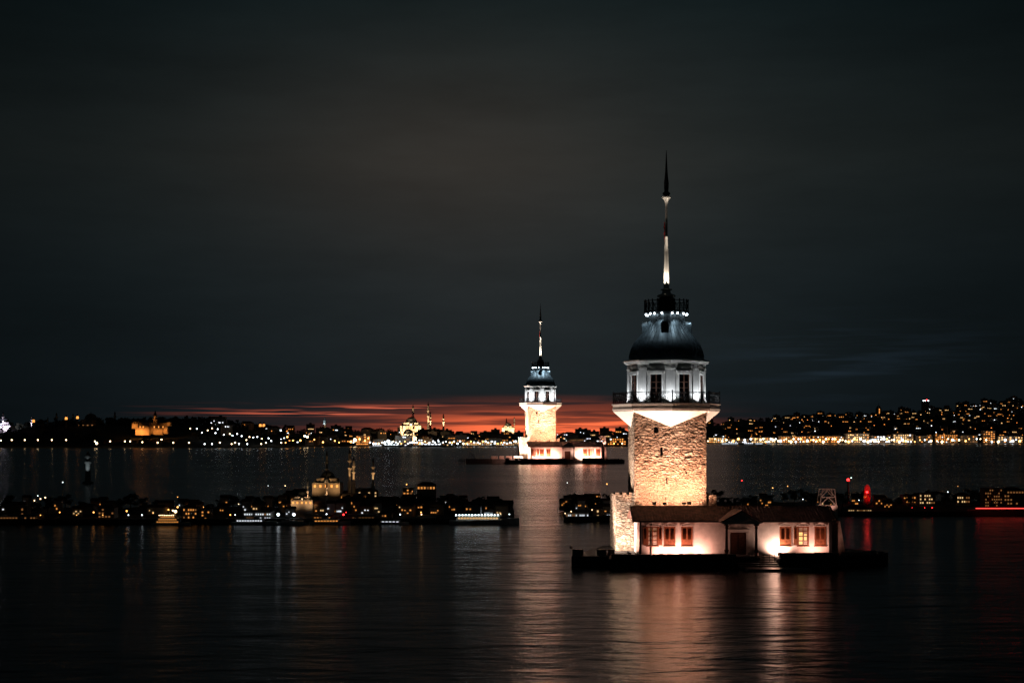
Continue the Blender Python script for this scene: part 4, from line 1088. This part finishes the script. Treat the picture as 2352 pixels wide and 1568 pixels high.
b.lathe([(2.6, 14), (2.6, (994 - 960) * k_ - 5), (3.6, (994 - 964) * k_ - 1), (3.4, (994 - 962) * k_)], 8, (tx, 12)); b.lathe([(2.4, (994 - 962) * k_), (2.4, (994 - 954) * k_), (3.3, (994 - 953.5) * k_)], 8, (tx, 12)); b.build('palace_tower', M['wall_b'], o)
b = MB(); b.lathe([(3.2, (994 - 953) * k_), (1.6, (994 - 949) * k_), (.1, (994 - 941) * k_)], 8, (tx, 12)); b.build('tower_roof', M['leaddark'], o)
for (x, y, d, e) in ((308, 980, -8, 9000), (318, 992, -7, 16000), (332, 992, -8, 22000), (352, 990, -3, 5000), (365, 992, -4, 7000), (378, 990, 2, 4500), (386, 974, -3, 3500), (351, 962, 5, 2200)):
    aimed('palace_lamp', ((x - 347) * k_, d - 3, (996 - y) * k_), ((x - 347) * k_, d + 7, (990 - y) * k_), e * 1.5, (1, .42, .10), o, 115, .4)
# old fire tower, lit pale blue near the top
D = 2450; o = empty('fire_tower', (px(746, D), D, pz(990, D)), 'tall white fire watch tower with pale blue lit storeys on the skyline', 'tower')
k_ = D / F
b = MB(); b.lathe([(2.9, -5), (2.5, 3), (2.1, 15 * k_ + 0)], 12); b.build('shaft', M['wall_c'], o)
b = MB(); b.lathe([(2.2, 15 * k_), (3.2, 17 * k_), (3.0, 21 * k_), (2.2, 22 * k_), (2.5, 23 * k_), (2.0, 26 * k_), (1.2, 27 * k_), (1.5, 29 * k_), (.1, 32 * k_)], 12); b.build('gallery', M['wall_c'], o)
aimed('fire_tower_lamp', (-2, -8, 14 * k_), (0, 0, 22 * k_), 9000, (.6, .85, 1), o, 70); aimed('fire_tower_lamp', (2, -8, 1), (0, 0, 8), 7000, (1, .6, .3), o, 70)
# high-rises on the right ridge
for (x, y0, w, lab, tk) in ((2018, 932, 22, 'round dark high-rise with a red lit spine on the right ridge', 'a'), (2125, 921, 23, 'square dark high-rise with white lamps on its top', 'b')):
    D = 3420; o = empty('high_rise', (px(x, D), D, pz(958, D)), lab, 'high-rise'); h = pz(y0, D) - pz(958, D); w = w * D / F * .6
    b = MB()
    if tk == 'a': b.lathe([(w / 2, -12), (w / 2, h * .8), (w * .36, h * .81), (w * .36, h * .95), (w * .2, h)], 20, smooth=False)
    else: b.box(-w / 2, w / 2, -w / 2, w / 2, -12, h)
    b.build('tower_body', M['wall_a'], o)
    for j in range(6 if tk == 'a' else 4):
        if tk == 'a': inst(WIN['w_or' if j else 'w_re'], 'window', o, (0, -w / 2 - .2, j * h * .12 + 2), (1.8, .3, 2))
        else:
            q = MB(); q.ball((-w * .4 + j * w * .27, -w * .4, h + 1.2 + (2 if j == 2 else 0)), 1.3, 8, 5); q.build('roof_lamp', M['l_wh' if j != 2 else 'l_re'], o)
    q = MB(); q.tube((0, 0, h), (0, 0, h + 6), .4); q.build('antenna', M['iron'], o)
for (x, y, k, lab) in ((1853, 962, 'w_re', 'stepped rooftop block glowing pink on the right ridge'), (1999 - 8, 962, 'w_re', 'square block with a pink lit side wall on the right ridge')):
    front = empty('ridge_block', (px(x, 3350), 3350, pz(972, 3350)), lab, 'building'); k_ = 3350 / F
    b = MB(); b.box(-12, 12, 0, 12, -10, (972 - y) * k_); b.box(-6, 8, 2, 10, (972 - y) * k_ + .01, (972 - y + 5) * k_); b.build('wall', M['wall_b'], front)
    for j in range(3):
        inst(WIN[k if j else 'w_or'], 'window', front, (-8 + j * 6, -.2, (972 - y) * k_ - 5), (3.0, .3, 2.2))

# yachts and ferries
def boat_kit(L, lamps, key, hullkey='hull', sail=False, decks=1):
    hb_ = MB(); n = 10; vs = []; fs = []
    prof_ = []
    for i in range(n + 1):
        t = i / n; wv = L * .13 * (1 - max(0, (t - .55) / .45) ** 2) * (.85 + .15 * min(1, t * 4)); wv = max(wv, .02)
        x_ = -L / 2 + L * t; sheer = L * .055 + L * .035 * t * t
        prof_.append([(x_, -wv, sheer), (x_ - 0, -wv * .7, -.2 * L * .1), (x_, wv * .7, -.2 * L * .1), (x_, wv, sheer)])
    for r in prof_: vs += r
    for i in range(n):
        for j in range(4):
            a = i * 4 + j; c = i * 4 + (j + 1) % 4; fs.append((a, c, c + 4, a + 4))
    fs.append((3, 2, 1, 0)); fs.append(tuple(n * 4 + j for j in range(4)))
    hb_.add(vs, fs)
    cab = MB()
    for d in range(decks):
        z0 = L * (.06 + .065 * d) ; cab.box(-L * (.40 - .05 * d), L * (.22 - .05 * d), -L * .09, L * .09, z0 + .003, z0 + L * .055); cab.box(-L * (.42 - .05 * d), L * (.25 - .05 * d), -L * .1, L * .1, z0 + L * .0553, z0 + L * .064)
    zt_ = L * (.06 + .065 * decks)
    cab.box(L * .0, L * .12, -L * .05, L * .05, zt_, zt_ + L * .045); cab.tube((-L * .05, 0, zt_), (-L * .05, 0, zt_ + L * .13), L * .006)
    return mesh_of(hb_, 'hull', M[hullkey]), mesh_of(cab, 'cabin', M[hullkey if hullkey == 'hull' else 'hull'])
def boat(loc, L, label, key, lampn, rz=0, decks=1, hullkey='hull', group=None, name='ferry', lampkey=None, cat='ferry'):
    h_, c_ = boat_kit(L, lampn, key, hullkey, decks=decks)
    o = empty(name, loc, label, cat, group, rz)
    inst(h_, 'hull', o); inst(c_, 'cabin', o)
    for d in range(decks):
        z0 = L * (.06 + .065 * d) + L * .018; x0, x1 = -L * (.38 - .05 * d), L * (.20 - .05 * d)
        n = max(2, int(lampn))
        for i in range(n): inst(WIN[key], 'window', o, (x0 + (x1 - x0) * (i + .5) / n, -L * .0905, z0), ((x1 - x0) / n * .62, L * .002, L * .026))
    if lampkey:
        for i in range(n):
            kk = ('bl', round(L, 1), lampkey)
            if kk not in KIT: q = MB(); q.ball((0, 0, 0), L * .0075, 6, 4); KIT[kk] = mesh_of(q, 'deck_lamp', M[lampkey])
            inst(KIT[kk], 'deck_lamp', o, (x0 - L * .02 + (x1 - x0) * 1.1 * i / n, -L * .105, L * (.06 + .065 * decks) + L * .012))
    return o
for i, (x, y, L, k) in enumerate(((1668, 1021, 22, 'w_wh'), (1688, 1021, 26, 'w_wh'), (1722, 1021, 28, 'w_wh'), (1745, 1021, 22, 'w_wh'), (870, 1026, 22, 'w_wh'), (905, 1026, 34, 'w_wh'), (925, 1026, 26, 'w_wh'), (1000, 1026, 40, 'w_wh'), (1022, 1026, 26, 'w_ye'), (1218, 1024, 30, 'w_ye'))):
    D = (H * F / (y - HZ)); D = min(D, shore(x) - 20)
    boat((px(x, D), D, 0), L, ('outermost small white lit yacht', 'second small white lit yacht', 'larger white lit yacht', 'innermost white lit yacht', 'little white launch by the orange block', 'long white ferry by the pale hotel', 'shorter white ferry by the pale hotel', 'white ferry by the long low shed', 'yellow windowed ferry by the long low shed', 'ferry moored right behind the far tower foot')[i] + (' right of the near tower' if i < 4 else ' on the far shore'), k, 5, rz=rg.uniform(-.1, .1), group='boats moored at the far shore', name='moored_boat', cat='boat')

NREF = [(40, 'the leftmost dim shed'), (125, 'the left orange lamps'), (243, 'the narrow amber house'), (330, 'the water left of the tour boat'), (398, 'the tour boat'), (436, 'the three storey orange house'), (520, 'the pier gap'), (590, 'the white pier building'), (697, 'the low mosque'), (753, 'the domed mosque'), (812, 'the orange row houses'), (885, 'the waterside two storey house'),
        (935, 'the small house on the rise'), (978, 'the crest house'), (1030, 'the violet row house'), (1113, 'the long lit ferry'), (1170, 'the channel mouth'), (1326, 'the white terrace'), (1373, 'the gatehouse'), (1405, 'the near tower foot'), (1704, 'the porch roof'), (1790, 'the roof ridge'), (1850, 'the lattice frame'), (1948, 'the red mast'), (1992, 'the red lattice tower'),
        (2090, 'the small orange house'), (2130, 'the arcaded house'), (2213, 'the second arcaded house'), (2280, 'the tall grey block'), (2330, 'the right edge block')]
# ------------------------------------------------------------------ nearer low shore behind the islet, standing in for the far city's double image
NSK = [(-900, 1172), (0, 1172), (300, 1178), (470, 1174), (600, 1165), (680, 1135), (760, 1122), (840, 1134), (900, 1152), (950, 1156), (1010, 1160), (1060, 1166), (1100, 1170), (1150, 1178), (1180, 1184), (1188, 1190),
       (1287, 1190), (1296, 1178), (1330, 1160), (1400, 1150), (1640, 1148), (1760, 1146), (1900, 1152), (2050, 1160), (2200, 1160), (2400, 1156), (3200, 1160)]
def nshore(x): return lerp_tab([(-900, 206), (1188, 211), (1287, 213), (1500, 222), (1700, 230), (3200, 233)], x)
def nt(x, t):
    D0 = nshore(x); D = D0 + t * 46; top = pz(lerp_tab(NSK, x), D0 + 34) - 1.0; top = max(top, .75)
    if t < .12: z = .72
    elif t <= .75: k = (t - .12) / .63; z = .72 + (top - .72) * (k * k * (3 - 2 * k))
    else: k = (t - .75) / .25; z = top * (1 - k * k) - .6 * k
    return Vector(((x - CX) / F * D, D, z))
for seg, (xa, xb) in enumerate(((-900, 1188), (1287, 3200))):
    b = MB(); n = int((xb - xa) / 12); rows = [-.002, 0, .06, .12, .2, .3, .4, .5, .6, .68, .75, .85, 1.0]; vs_ = []
    for t in rows:
        for i in range(n + 1):
            x = xa + (xb - xa) * i / n; e = min(1, (i if seg == 1 else n - i) / 2.0)
            p = nt(x, max(t, 0))
            if t < 0: p.z = -1.0
            elif t > .12: p.z += noise.noise(Vector((p.x * .35, p.y * .3, 0))) * .35
            if e == 0: p.z = -1.0
            vs_.append(p)
    b.add(vs_, [(j * (n + 1) + i, j * (n + 1) + i + 1, (j + 1) * (n + 1) + i + 1, (j + 1) * (n + 1) + i) for j in range(len(rows) - 1) for i in range(n)], smooth=False)
    tag(b.build('stand_in_shore_land', M['hill']), kind='structure')
def near_t(x, y):
    """t on the near shore whose ground lies a little under photo row y"""
    best = .05
    for i in range(1, 15):
        t = .05 + i * .05; p = nt(x, t)
        if HZ - (p.z - H) * F / p.y > y + 10: best = t
    return best
# trees on it
TREE = []
for i in range(4):
    a = MB(); rr = random.Random(i + 5); hh = 1.0
    a.tube((0, 0, -.15), (.01, 0, .5), .035, 6, .022)
    for k in range(5):
        an = k * 2.4 + i; a.tube((0, 0, .3 + k * .05), (.2 * math.cos(an), .2 * math.sin(an), .6 + k * .04), .014, 5, .006)
    c_ = MB()
    for k in range(17):
        an = rr.uniform(0, 2 * PI); rad = rr.uniform(.02, .30)
        leafclump(c_, (rad * math.cos(an), rad * math.sin(an), rr.uniform(.30, .84)), rr.uniform(.07, .16), 34, rr, .85)
    TREE.append((mesh_of(a, 'trunk', M['bark']), mesh_of(c_, 'crown', M['leaf'])))
txs = [22, 85, 150, 275, 300, 360, 455, 505, 535, 590, 612, 660, 705, 720, 818, 850, 873, 893, 916, 942, 962, 984, 1005, 1027, 1052, 1076, 1101, 1139, 1302, 1320, 1341, 1363, 1387, 1410, 1645, 1675, 1712, 1750, 1825, 1870, 1912, 2010, 2090, 2170, 2195, 2255, 2325, 50, 110, 190, 240, 330, 430, 480, 560, 640, 690, 800, 835, 862, 884, 905, 930, 955, 972, 995, 1015, 1040, 1063, 1090, 1110, 1128, 1152, 1170, 1310, 1330, 1352, 1375, 1398, 1420, 1660, 1690, 1730, 1770, 1800, 1850, 1935, 1975, 2040, 2065, 2140, 2230, 2300, 2345]
for i, x in enumerate(txs):
    t = rg.uniform(.35, .75); p = nt(x, t); p.z -= .15; s = rg.uniform(1.3, 3.1); tr = TREE[i % 4]
    zone = 'left end of the nearer shore' if x < 620 else 'nearer shore beside the small mosque' if x < 900 else 'nearer shore left of the channel' if x < 1200 else 'nearer shore between channel and tower' if x < 1600 else 'nearer shore behind the tiled roof' if x < 1930 else 'right end of the nearer shore'
    o = empty('shore_tree', p, ('tall' if s > 2.35 else 'low') + ' dark round tree beside ' + place_ref(x, NREF), 'tree', 'trees on the stand-in nearer shore', rg.uniform(0, 6)); o.scale = (s * 1.25, s * 1.25, s)
    inst(tr[0], 'trunk', o); inst(tr[1], 'crown', o)
# lamps on it
NL = [(5, 1165, .16, 'l_or'), (43, 1162, .2, 'l_or'), (126, 1162, .17, 'l_or'), (137, 1176, .15, 'l_or'), (215, 1176, .2, 'l_or'), (291, 1173, .22, 'l_or'), (295, 1185, .14, 'l_wh'), (326, 1185, .16, 'l_wh'), (403, 1174, .38, 'l_wa'), (397, 1172, .22, 'l_wa'),
      (408, 1164, .22, 'l_or'), (387, 1170, .2, 'l_or'), (466, 1164, .22, 'l_or'), (350, 1164, .15, 'l_or'), (352, 1178, .1, 'l_or'), (480, 1171, .15, 'l_or'), (70, 1141, .2, 'l_wa'), (79, 1149, .18, 'l_wa'), (93, 1145, .2, 'l_wa'), (104, 1142, .2, 'l_wa'), (87, 1138, .12, 'l_wh'),
      (144, 1107, .14, 'l_wh'), (529, 1189, .16, 'l_or'), (540, 1194, .12, 'l_wh'), (93, 1194, .12, 'l_or'), (176, 1192, .1, 'l_or'), (236, 1192, .1, 'l_or'), (548, 1157, .12, 'l_wa'), (408, 1141, .1, 'l_or'), (432, 1155, .14, 'l_wh'), (434, 1165, .12, 'l_or'),
      (639, 1181, .36, 'l_wh'), (675, 1181, .36, 'l_wh'), (674, 1191, .2, 'l_wh'), (750, 1180, .16, 'l_wh'), (789, 1187, .24, 'l_re'), (795, 1176, .12, 'l_re'), (864, 1163, .14, 'l_wh'), (886, 1161, .14, 'l_wa'), (616, 1115, .08, 'l_wh'), (655, 1115, .12, 'l_wa'), (805, 1116, .1, 'l_wh'),
      (919, 1197, .16, 'l_wh'), (967, 1176, .16, 'l_or'), (968, 1190, .16, 'l_wa'), (1084, 1160, .14, 'l_wh'), (1124, 1159, .12, 'l_or'), (934, 1112, .14, 'l_or'), (947, 1128, .1, 'l_or'), (1170, 1190, .14, 'l_wh'), (1150, 1180, .1, 'l_wa'),
      (1303, 1108, .1, 'l_wh'), (1394, 1111, .17, 'l_or'), (1377, 1146, .1, 'l_wa'), (1312, 1174, .14, 'l_wa'), (1298, 1183, .12, 'l_wa'), (1360, 1170, .14, 'l_wa'), (1408, 1183, .12, 'l_wa'),
      (1704, 1103, .16, 'l_re'), (1775, 1120, .14, 'l_or'), (1809, 1116, .12, 'l_or'), (1844, 1146, .13, 'l_wh'), (1973, 1148, .12, 'l_wh'), (1988, 1131, .12, 'l_wh'), (2177, 1129, .15, 'l_wh'), (2237, 1129, .15, 'l_wh'), (2124, 1183, .10, 'l_re'), (2141, 1182, .13, 'l_re'), (2095, 1184, .08, 'l_re'), (2200, 1116, .1, 'l_or')]
CN = {'l_or': 'orange', 'l_wa': 'warm white', 'l_wh': 'cold white', 'l_re': 'red'}
for i, (x, y, r, k) in enumerate(NL):
    t = near_t(x, y); p = nt(x, t); z = pz(y, p.y); h = max(z - p.z, .5)
    zone = 'at the left end of the nearer shore' if x < 250 else 'on the nearer shore around the tour boat' if x < 600 else 'near the small mosque' if x < 830 else 'left of the channel' if x < 1200 else 'between channel and near tower' if x < 1600 else 'behind the tiled roof' if x < 1930 else 'towards the right edge on the nearer shore'
    a = MB(); a.tube((0, 0, -.3), (0, 0, h), .035, 5, .02); q = MB(); q.ball((0, 0, h), r * .62, 8, 5)
    o = empty('street_lamp', p, ('big ' if r > .3 else 'small ' if r < .13 else '') + CN[k] + ' lamp beside ' + place_ref(x, NREF), 'street lamp', 'lamps on the stand-in nearer shore')
    a.build('pole', M['iron'], o); q.build('lamp_globe', M[k.replace('l_', 'nl_')], o)
# small buildings with lit windows
def near_building(x0, x1, y0, y1, rows_, cols_, key, lab, lit=.6, wallk='wall_a', roofk='flat', win=.5):
    xm = (x0 + x1) / 2; t = near_t(xm, y1 - 8); p = nt(xm, t); D = p.y
    zt_ = pz(y0, D); zb_ = pz(y1, D); w = (x1 - x0) / F * D
    o = empty('shore_house', (p.x, p.y, min(p.z, zb_)), lab, 'building', 'small buildings on the stand-in nearer shore'); b0 = o.location.z
    h = zt_ - b0
    mb = MB(); mb.box(-w / 2, w / 2, 0, w * .5 + 1, -.4, h); mb.build('wall', M[wallk], o)
    mb = MB()
    if roofk == 'hip': mb.add([(-w / 2 - .15, -.15, h + .01), (w / 2 + .15, -.15, h + .01), (w / 2 + .15, w * .5 + 1.15, h + .01), (-w / 2 - .15, w * .5 + 1.15, h + .01), (-w / 4, w * .25 + .5, h + .55), (w / 4, w * .25 + .5, h + .55)], [(3, 2, 1, 0), (0, 1, 5, 4), (1, 2, 5), (2, 3, 4, 5), (3, 0, 4)])
    else: mb.box(-w / 2 - .08, w / 2 + .08, -.08, w * .5 + 1.08, h + .01, h + .14)
    mb.build('roof', M['roof' if roofk == 'hip' else 'wall_a'], o)
    zz0 = zb_ - b0; hh = h - zz0; sx, sz = w / cols_, hh / rows_
    for j in range(rows_):
        for i in range(cols_):
            if rg.random() < lit: inst(WIN[(key if rg.random() < .75 else 'w_dim').replace('w_', 'n_')], 'window', o, (-w / 2 + (i + .5) * sx, -.02, zz0 + (j + .3) * sz), (sx * win, .05, sz * .4))
    return o
NB = [(40, 62, 1164, 1186, 2, 3, 'w_dim', 'tiny dim shed under the leftmost orange lamps', .5), (0, 82, 1184, 1196, 1, 12, 'w_dim', 'long low shed with a dim window row at the left edge', .6),
      (225, 262, 1166, 1190, 3, 5, 'w_dim', 'narrow house with dim amber windows left of the tour boat', .5),
      (420, 452, 1166, 1192, 3, 6, 'w_or', 'three storey house with orange windows right of the brightest lamp', .55), (455, 482, 1172, 1194, 3, 4, 'w_or', 'squat house of orange windows beside three storey one', .5),
      (560, 622, 1176, 1194, 2, 12, 'w_wh', 'long white windowed pier building left of the small mosque', .75),
      (760, 842, 1136, 1147, 1, 11, 'w_or', 'upper row house with orange windows right of the small mosque', .7), (775, 850, 1150, 1160, 1, 10, 'w_or', 'middle row house with orange windows right of the small mosque', .6),
      (822, 866, 1128, 1142, 2, 6, 'w_ye', 'pale upper house with yellow windows behind the row houses', .5), (700, 760, 1184, 1196, 1, 9, 'w_or', 'low waterfront café with an orange window row', .8),
      (800, 860, 1184, 1196, 1, 8, 'w_dim', 'low waterfront shed with dim windows by the red lamp', .8), (870, 900, 1180, 1196, 2, 5, 'w_or', 'two storey orange windowed house at the water', .6),
      (925, 948, 1122, 1136, 2, 3, 'w_or', 'small house with orange windows on the wooded rise', .7), (958, 1000, 1104 + 10, 1126, 1, 6, 'w_or', 'long low lit house on the crest of the wooded rise', .8),
      (1010, 1050, 1140, 1152, 1, 6, 'w_or', 'low house with a violet and orange row among the trees', .6), (955, 1000, 1186, 1197, 1, 8, 'w_wh', 'low white lit quay house left of the big ferry', .7),
      (1345, 1380, 1136, 1144, 1, 6, 'w_or', 'small row house on the rise left of the near tower', .7), (1300, 1352, 1178, 1188, 1, 12, 'w_wh', 'white lamp-lit terrace between the channel and the near tower', .9), (1362, 1384, 1168, 1190, 2, 3, 'w_ye', 'narrow yellow lit gatehouse left of the near tower', .6), (1388, 1412, 1178, 1190, 1, 5, 'w_wh', 'short white lit terrace touching the near tower', .9),
      (1943, 2002, 1168, 1178, 1, 12, 'w_ye', 'long low shed with a yellow window row right of the lattice frame', .9),
      (2112, 2148, 1134, 1158, 3, 7, 'w_ye', 'arcaded house with yellow windows on the right shore', .75), (2075, 2104, 1138, 1156, 2, 5, 'w_or', 'small house with orange windows left of the arcaded one', .5), (2198, 2228, 1138, 1156, 2, 6, 'w_ye', 'arcaded house right of the first one', .75),
      (2262, 2302, 1122, 1164, 6, 8, 'w_dim', 'tall grey block with faint windows near the right edge', .6), (2306, 2352, 1126, 1160, 4, 7, 'w_dim', 'grey block with faint windows cut by the right edge', .5), (2222, 2362, 1170, 1184, 1, 26, 'w_dim', 'long colonnaded pier shed at the right edge', .95)]
for (x0, x1, y0, y1, r_, c_, k, lab, lit) in NB: near_building(x0, x1, y0, y1, r_, c_, k, lab, lit, roofk=rg.choice(('flat', 'hip')) if x1 - x0 < 60 else 'flat', wallk=rg.choice(('wall_a', 'wall_b', 'wall_c')))
# small lit houses added between them for denser points of light
SH = []
for i, (w, h, k) in enumerate(((1.5, 1.2, 'wall_a'), (2.0, 1.7, 'wall_b'), (1.2, 2.1, 'wall_c'), (2.6, 1.3, 'wall_a'))):
    a = MB(); a.box(-w / 2, w / 2, 0, w * .8, -.5, h)
    r = MB(); r.yprism([(-.12, h + .01), (w * .8 + .12, h + .01), (w * .4, h + .45)], -w / 2 - .1, w / 2 + .1)
    SH.append((mesh_of(a, 'wall', M[k]), mesh_of(r, 'roof', M['roof']), w, h, ('low grey', 'ochre', 'narrow pale', 'long grey')[i]))
for i in range(104):
    q = rg.random()
    x = rg.uniform(640, 1165) if q < .55 else (rg.uniform(10, 620) if q < .76 else (rg.uniform(1296, 1412) if q < .84 else rg.uniform(1655, 2345)))
    t = rg.uniform(.1, .72); p = nt(x, t); p.z -= .1
    wl, rf, w, h, nm = rg.choice(SH); pal = rg.choice(('n_or', 'n_or', 'n_or', 'n_ye', 'n_wh')); n = rg.choice((1, 2, 2, 3, 4))
    o = empty('added_cottage', p, None, None, 'little lit houses added on the stand-in nearer shore', rg.uniform(-.25, .25))
    tag(o, '%s cottage, %s %s window%s, %s %s' % (nm, ('one', 'two', 'three', 'four')[n - 1], {'n_or': 'orange', 'n_ye': 'yellow', 'n_wh': 'white'}[pal], 's' if n > 1 else '', 'above' if t > .4 else 'before', place_ref(x, NREF)), 'house')
    inst(wl, 'wall', o); inst(rf, 'roof', o)
    for j in range(n): inst(WIN[pal], 'window', o, (-w * .34 + j * w * .22, -.03, h * rg.choice((.35, .6))), (rg.uniform(.12, .26), .05, rg.uniform(.12, .24)))
# red neon line on the roof of the pier shed
D = 230; b = MB(); b.box(px(2240, D), px(2362, D), D - .3, D - .24, pz(1167.5, D), pz(1165.8, D)); lo = Vector((px(2300, D), D - .3, pz(1166.5, D)))
tag(shift(b, lo).build('neon_strip', M['w_re'], None, lo), 'thin red neon strip along the pier shed roof at the right edge', 'neon strip')
# small mosque and its lower neighbour
mosque('domed_mosque', 753, 1124, 236, 4.6, 'mosque on the stand-in nearer shore with a lit dome and tall slender minarets', [(-.5, 2.6, 6.6, .20), (3.4, 2.2, 7.0, .21), (4.0, 3.0, 5.6, .19), (7.4, 2.0, 5.4, .19)], energy=330, cols=(1, .52, .20), dome_r=.25)
mosque('low_mosque', 697, 1160, 221, 3.4, 'low pale mosque beneath the domed one with two thin minarets', [(.9, -1.5, 4.4, .12), (3.9, -1.9, 5.6, .13)], energy=260, cols=(1, .56, .26))
# red masts
D = 250
o = empty('radio_mast', (px(1948, D), D, 2.0), 'thin mast with a red beacon right of the lattice frame', 'mast'); h = pz(1102, D) - 2
b = MB(); b.lathe([(.22, -1), (.14, h - .4), (.32, h - .3), (.32, h - .12)], 8); b.build('shaft', M['wall_b'], o)
b = MB(); b.ball((0, 0, h), .28, 8, 5); b.build('beacon', M['nl_re'], o); b = MB(); b.ball((.55, 0, h + .4), .1, 6, 4); b.build('side_lamp', M['nl_wh'], o)
b = MB(); b.tube((0, 0, h), (.55, 0, h + .4), .03, 4); b.build('bracket', M['iron'], o)
o = empty('lit_lattice_tower', (px(1992, D), D, 2.0), 'rounded red glowing lattice tower right of the mast', 'tower'); h0, h1 = pz(1153, D) - 2, pz(1112, D) - 2
b = MB(); n = 8; R0 = .52
def rr_(t): return R0 * (1 if t < .7 else math.sqrt(max(0, 1 - ((t - .7) / .3) ** 2)) * .95 + .05)
for k in range(n):
    for j in range(8):
        t0, t1 = j / 8, (j + 1) / 8
        for dk in (0, 1, -1):
            a0_, a1_ = 2 * PI * k / n, 2 * PI * (k + dk) / n
            b.tube((rr_(t0) * math.cos(a0_), rr_(t0) * math.sin(a0_), h0 + (h1 - h0) * t0), (rr_(t1) * math.cos(a1_), rr_(t1) * math.sin(a1_), h0 + (h1 - h0) * t1), .022, 3)
b.tube((0, 0, -1), (0, 0, h0), .2, 6)
b.build('lattice', M['flag'], o)
b = MB(); b.ball((-.2, -.62, h0 + (h1 - h0) * .58), .22, 8, 5); b.build('beacon', M['nl_re'], o)
point('inner_red_lamp', (0, 0, h0 + .8), 30, (1, .05, .04), o, .1); point('inner_red_lamp', (0, 0, h1 - .9), 30, (1, .05, .04), o, .1)
# pale tower in the water at the left, built for the fire tower's double image
D = 392; o = empty('doubled_tower', (px(202, D), D, -.5), 'faint slender grey tower doubling the fire tower, in the water at far left', 'tower'); h = pz(1036, D) + .5; k_ = h / 10
b = MB(); b.lathe([(1.6, -1), (1.5, .9), (.8, 1.2), (.62, h * .62), (1.0, h * .66), (1.0, h * .70)], 14); b.build('shaft', M['wall_a'], o)
b = MB(); b.lathe([(.6, h * .70), (.6, h * .80), (.9, h * .82), (.6, h * .9), (.06, h)], 14); b.build('lantern', M['wall_a'], o)
aimed('doubled_tower_lamp', (.2, -3.0, h * .3), (0, 0, h * .72), 500, (.7, .9, 1), o, 60, .1)
# ferries and boats on the nearer water, built for light clusters of that double image
boat((px(1113, 209), 208.5, 0), 10.4, 'long lit ferry with a row of white deck lamps left of the channel', 'n_ye', 14, decks=1, lampkey='bulb_cold')
boat((px(398, 207), 206, 0), 5.6, 'small double-decked tour boat crowded with orange lights', 'n_or', 9, decks=3, lampkey='bulb_warm', name='tour_boat', cat='boat')
boat((px(585, 208), 207.5, 0), 6.6, 'low white ferry left of the small mosque pier', 'n_wh', 10, decks=1, lampkey=None, name='ferry')
boat((px(668, 208), 207, 0), 5.0, 'white launch below the twin cold lamps', 'n_wh', 7, decks=1, rz=PI, lampkey=None, name='launch', cat='boat')
boat((px(760, 209), 208, 0), 6.0, 'amber windowed launch moored below the mosque', 'n_or', 8, decks=1, rz=.1, lampkey=None, name='launch', cat='boat')
boat((px(905, 209), 208, 0), 4.6, 'little white launch between mosque and long ferry', 'n_wh', 5, decks=1, rz=-.1, lampkey=None, name='launch', cat='boat')

# ------------------------------------------------------------------ labels: number the look-alikes from the left
bpy.context.view_layer.update()
from collections import defaultdict
ORD = ['leftmost', 'second', 'third', 'fourth', 'fifth', 'sixth', 'seventh', 'eighth', 'ninth', 'tenth', 'eleventh', 'twelfth', 'thirteenth', 'fourteenth', 'fifteenth', 'sixteenth', 'seventeenth', 'eighteenth', 'nineteenth', 'twentieth', 'twenty-first', 'twenty-second', 'twenty-third', 'twenty-fourth', 'twenty-fifth', 'twenty-sixth', 'twenty-seventh', 'twenty-eighth', 'twenty-ninth', 'thirtieth']
same = defaultdict(list)
for o in bpy.data.objects:
    if o.parent is None and 'category' in o: same[o['label']].append(o)
for lab, os_ in same.items():
    if len(os_) > 1:
        os_.sort(key=lambda o: o.location.x / max(o.location.y, 1))
        for i, o in enumerate(os_): o['label'] = (ORD[i] + ('' if i == 0 else ' from the left') if i < len(os_) - 1 else 'rightmost') + ': ' + lab
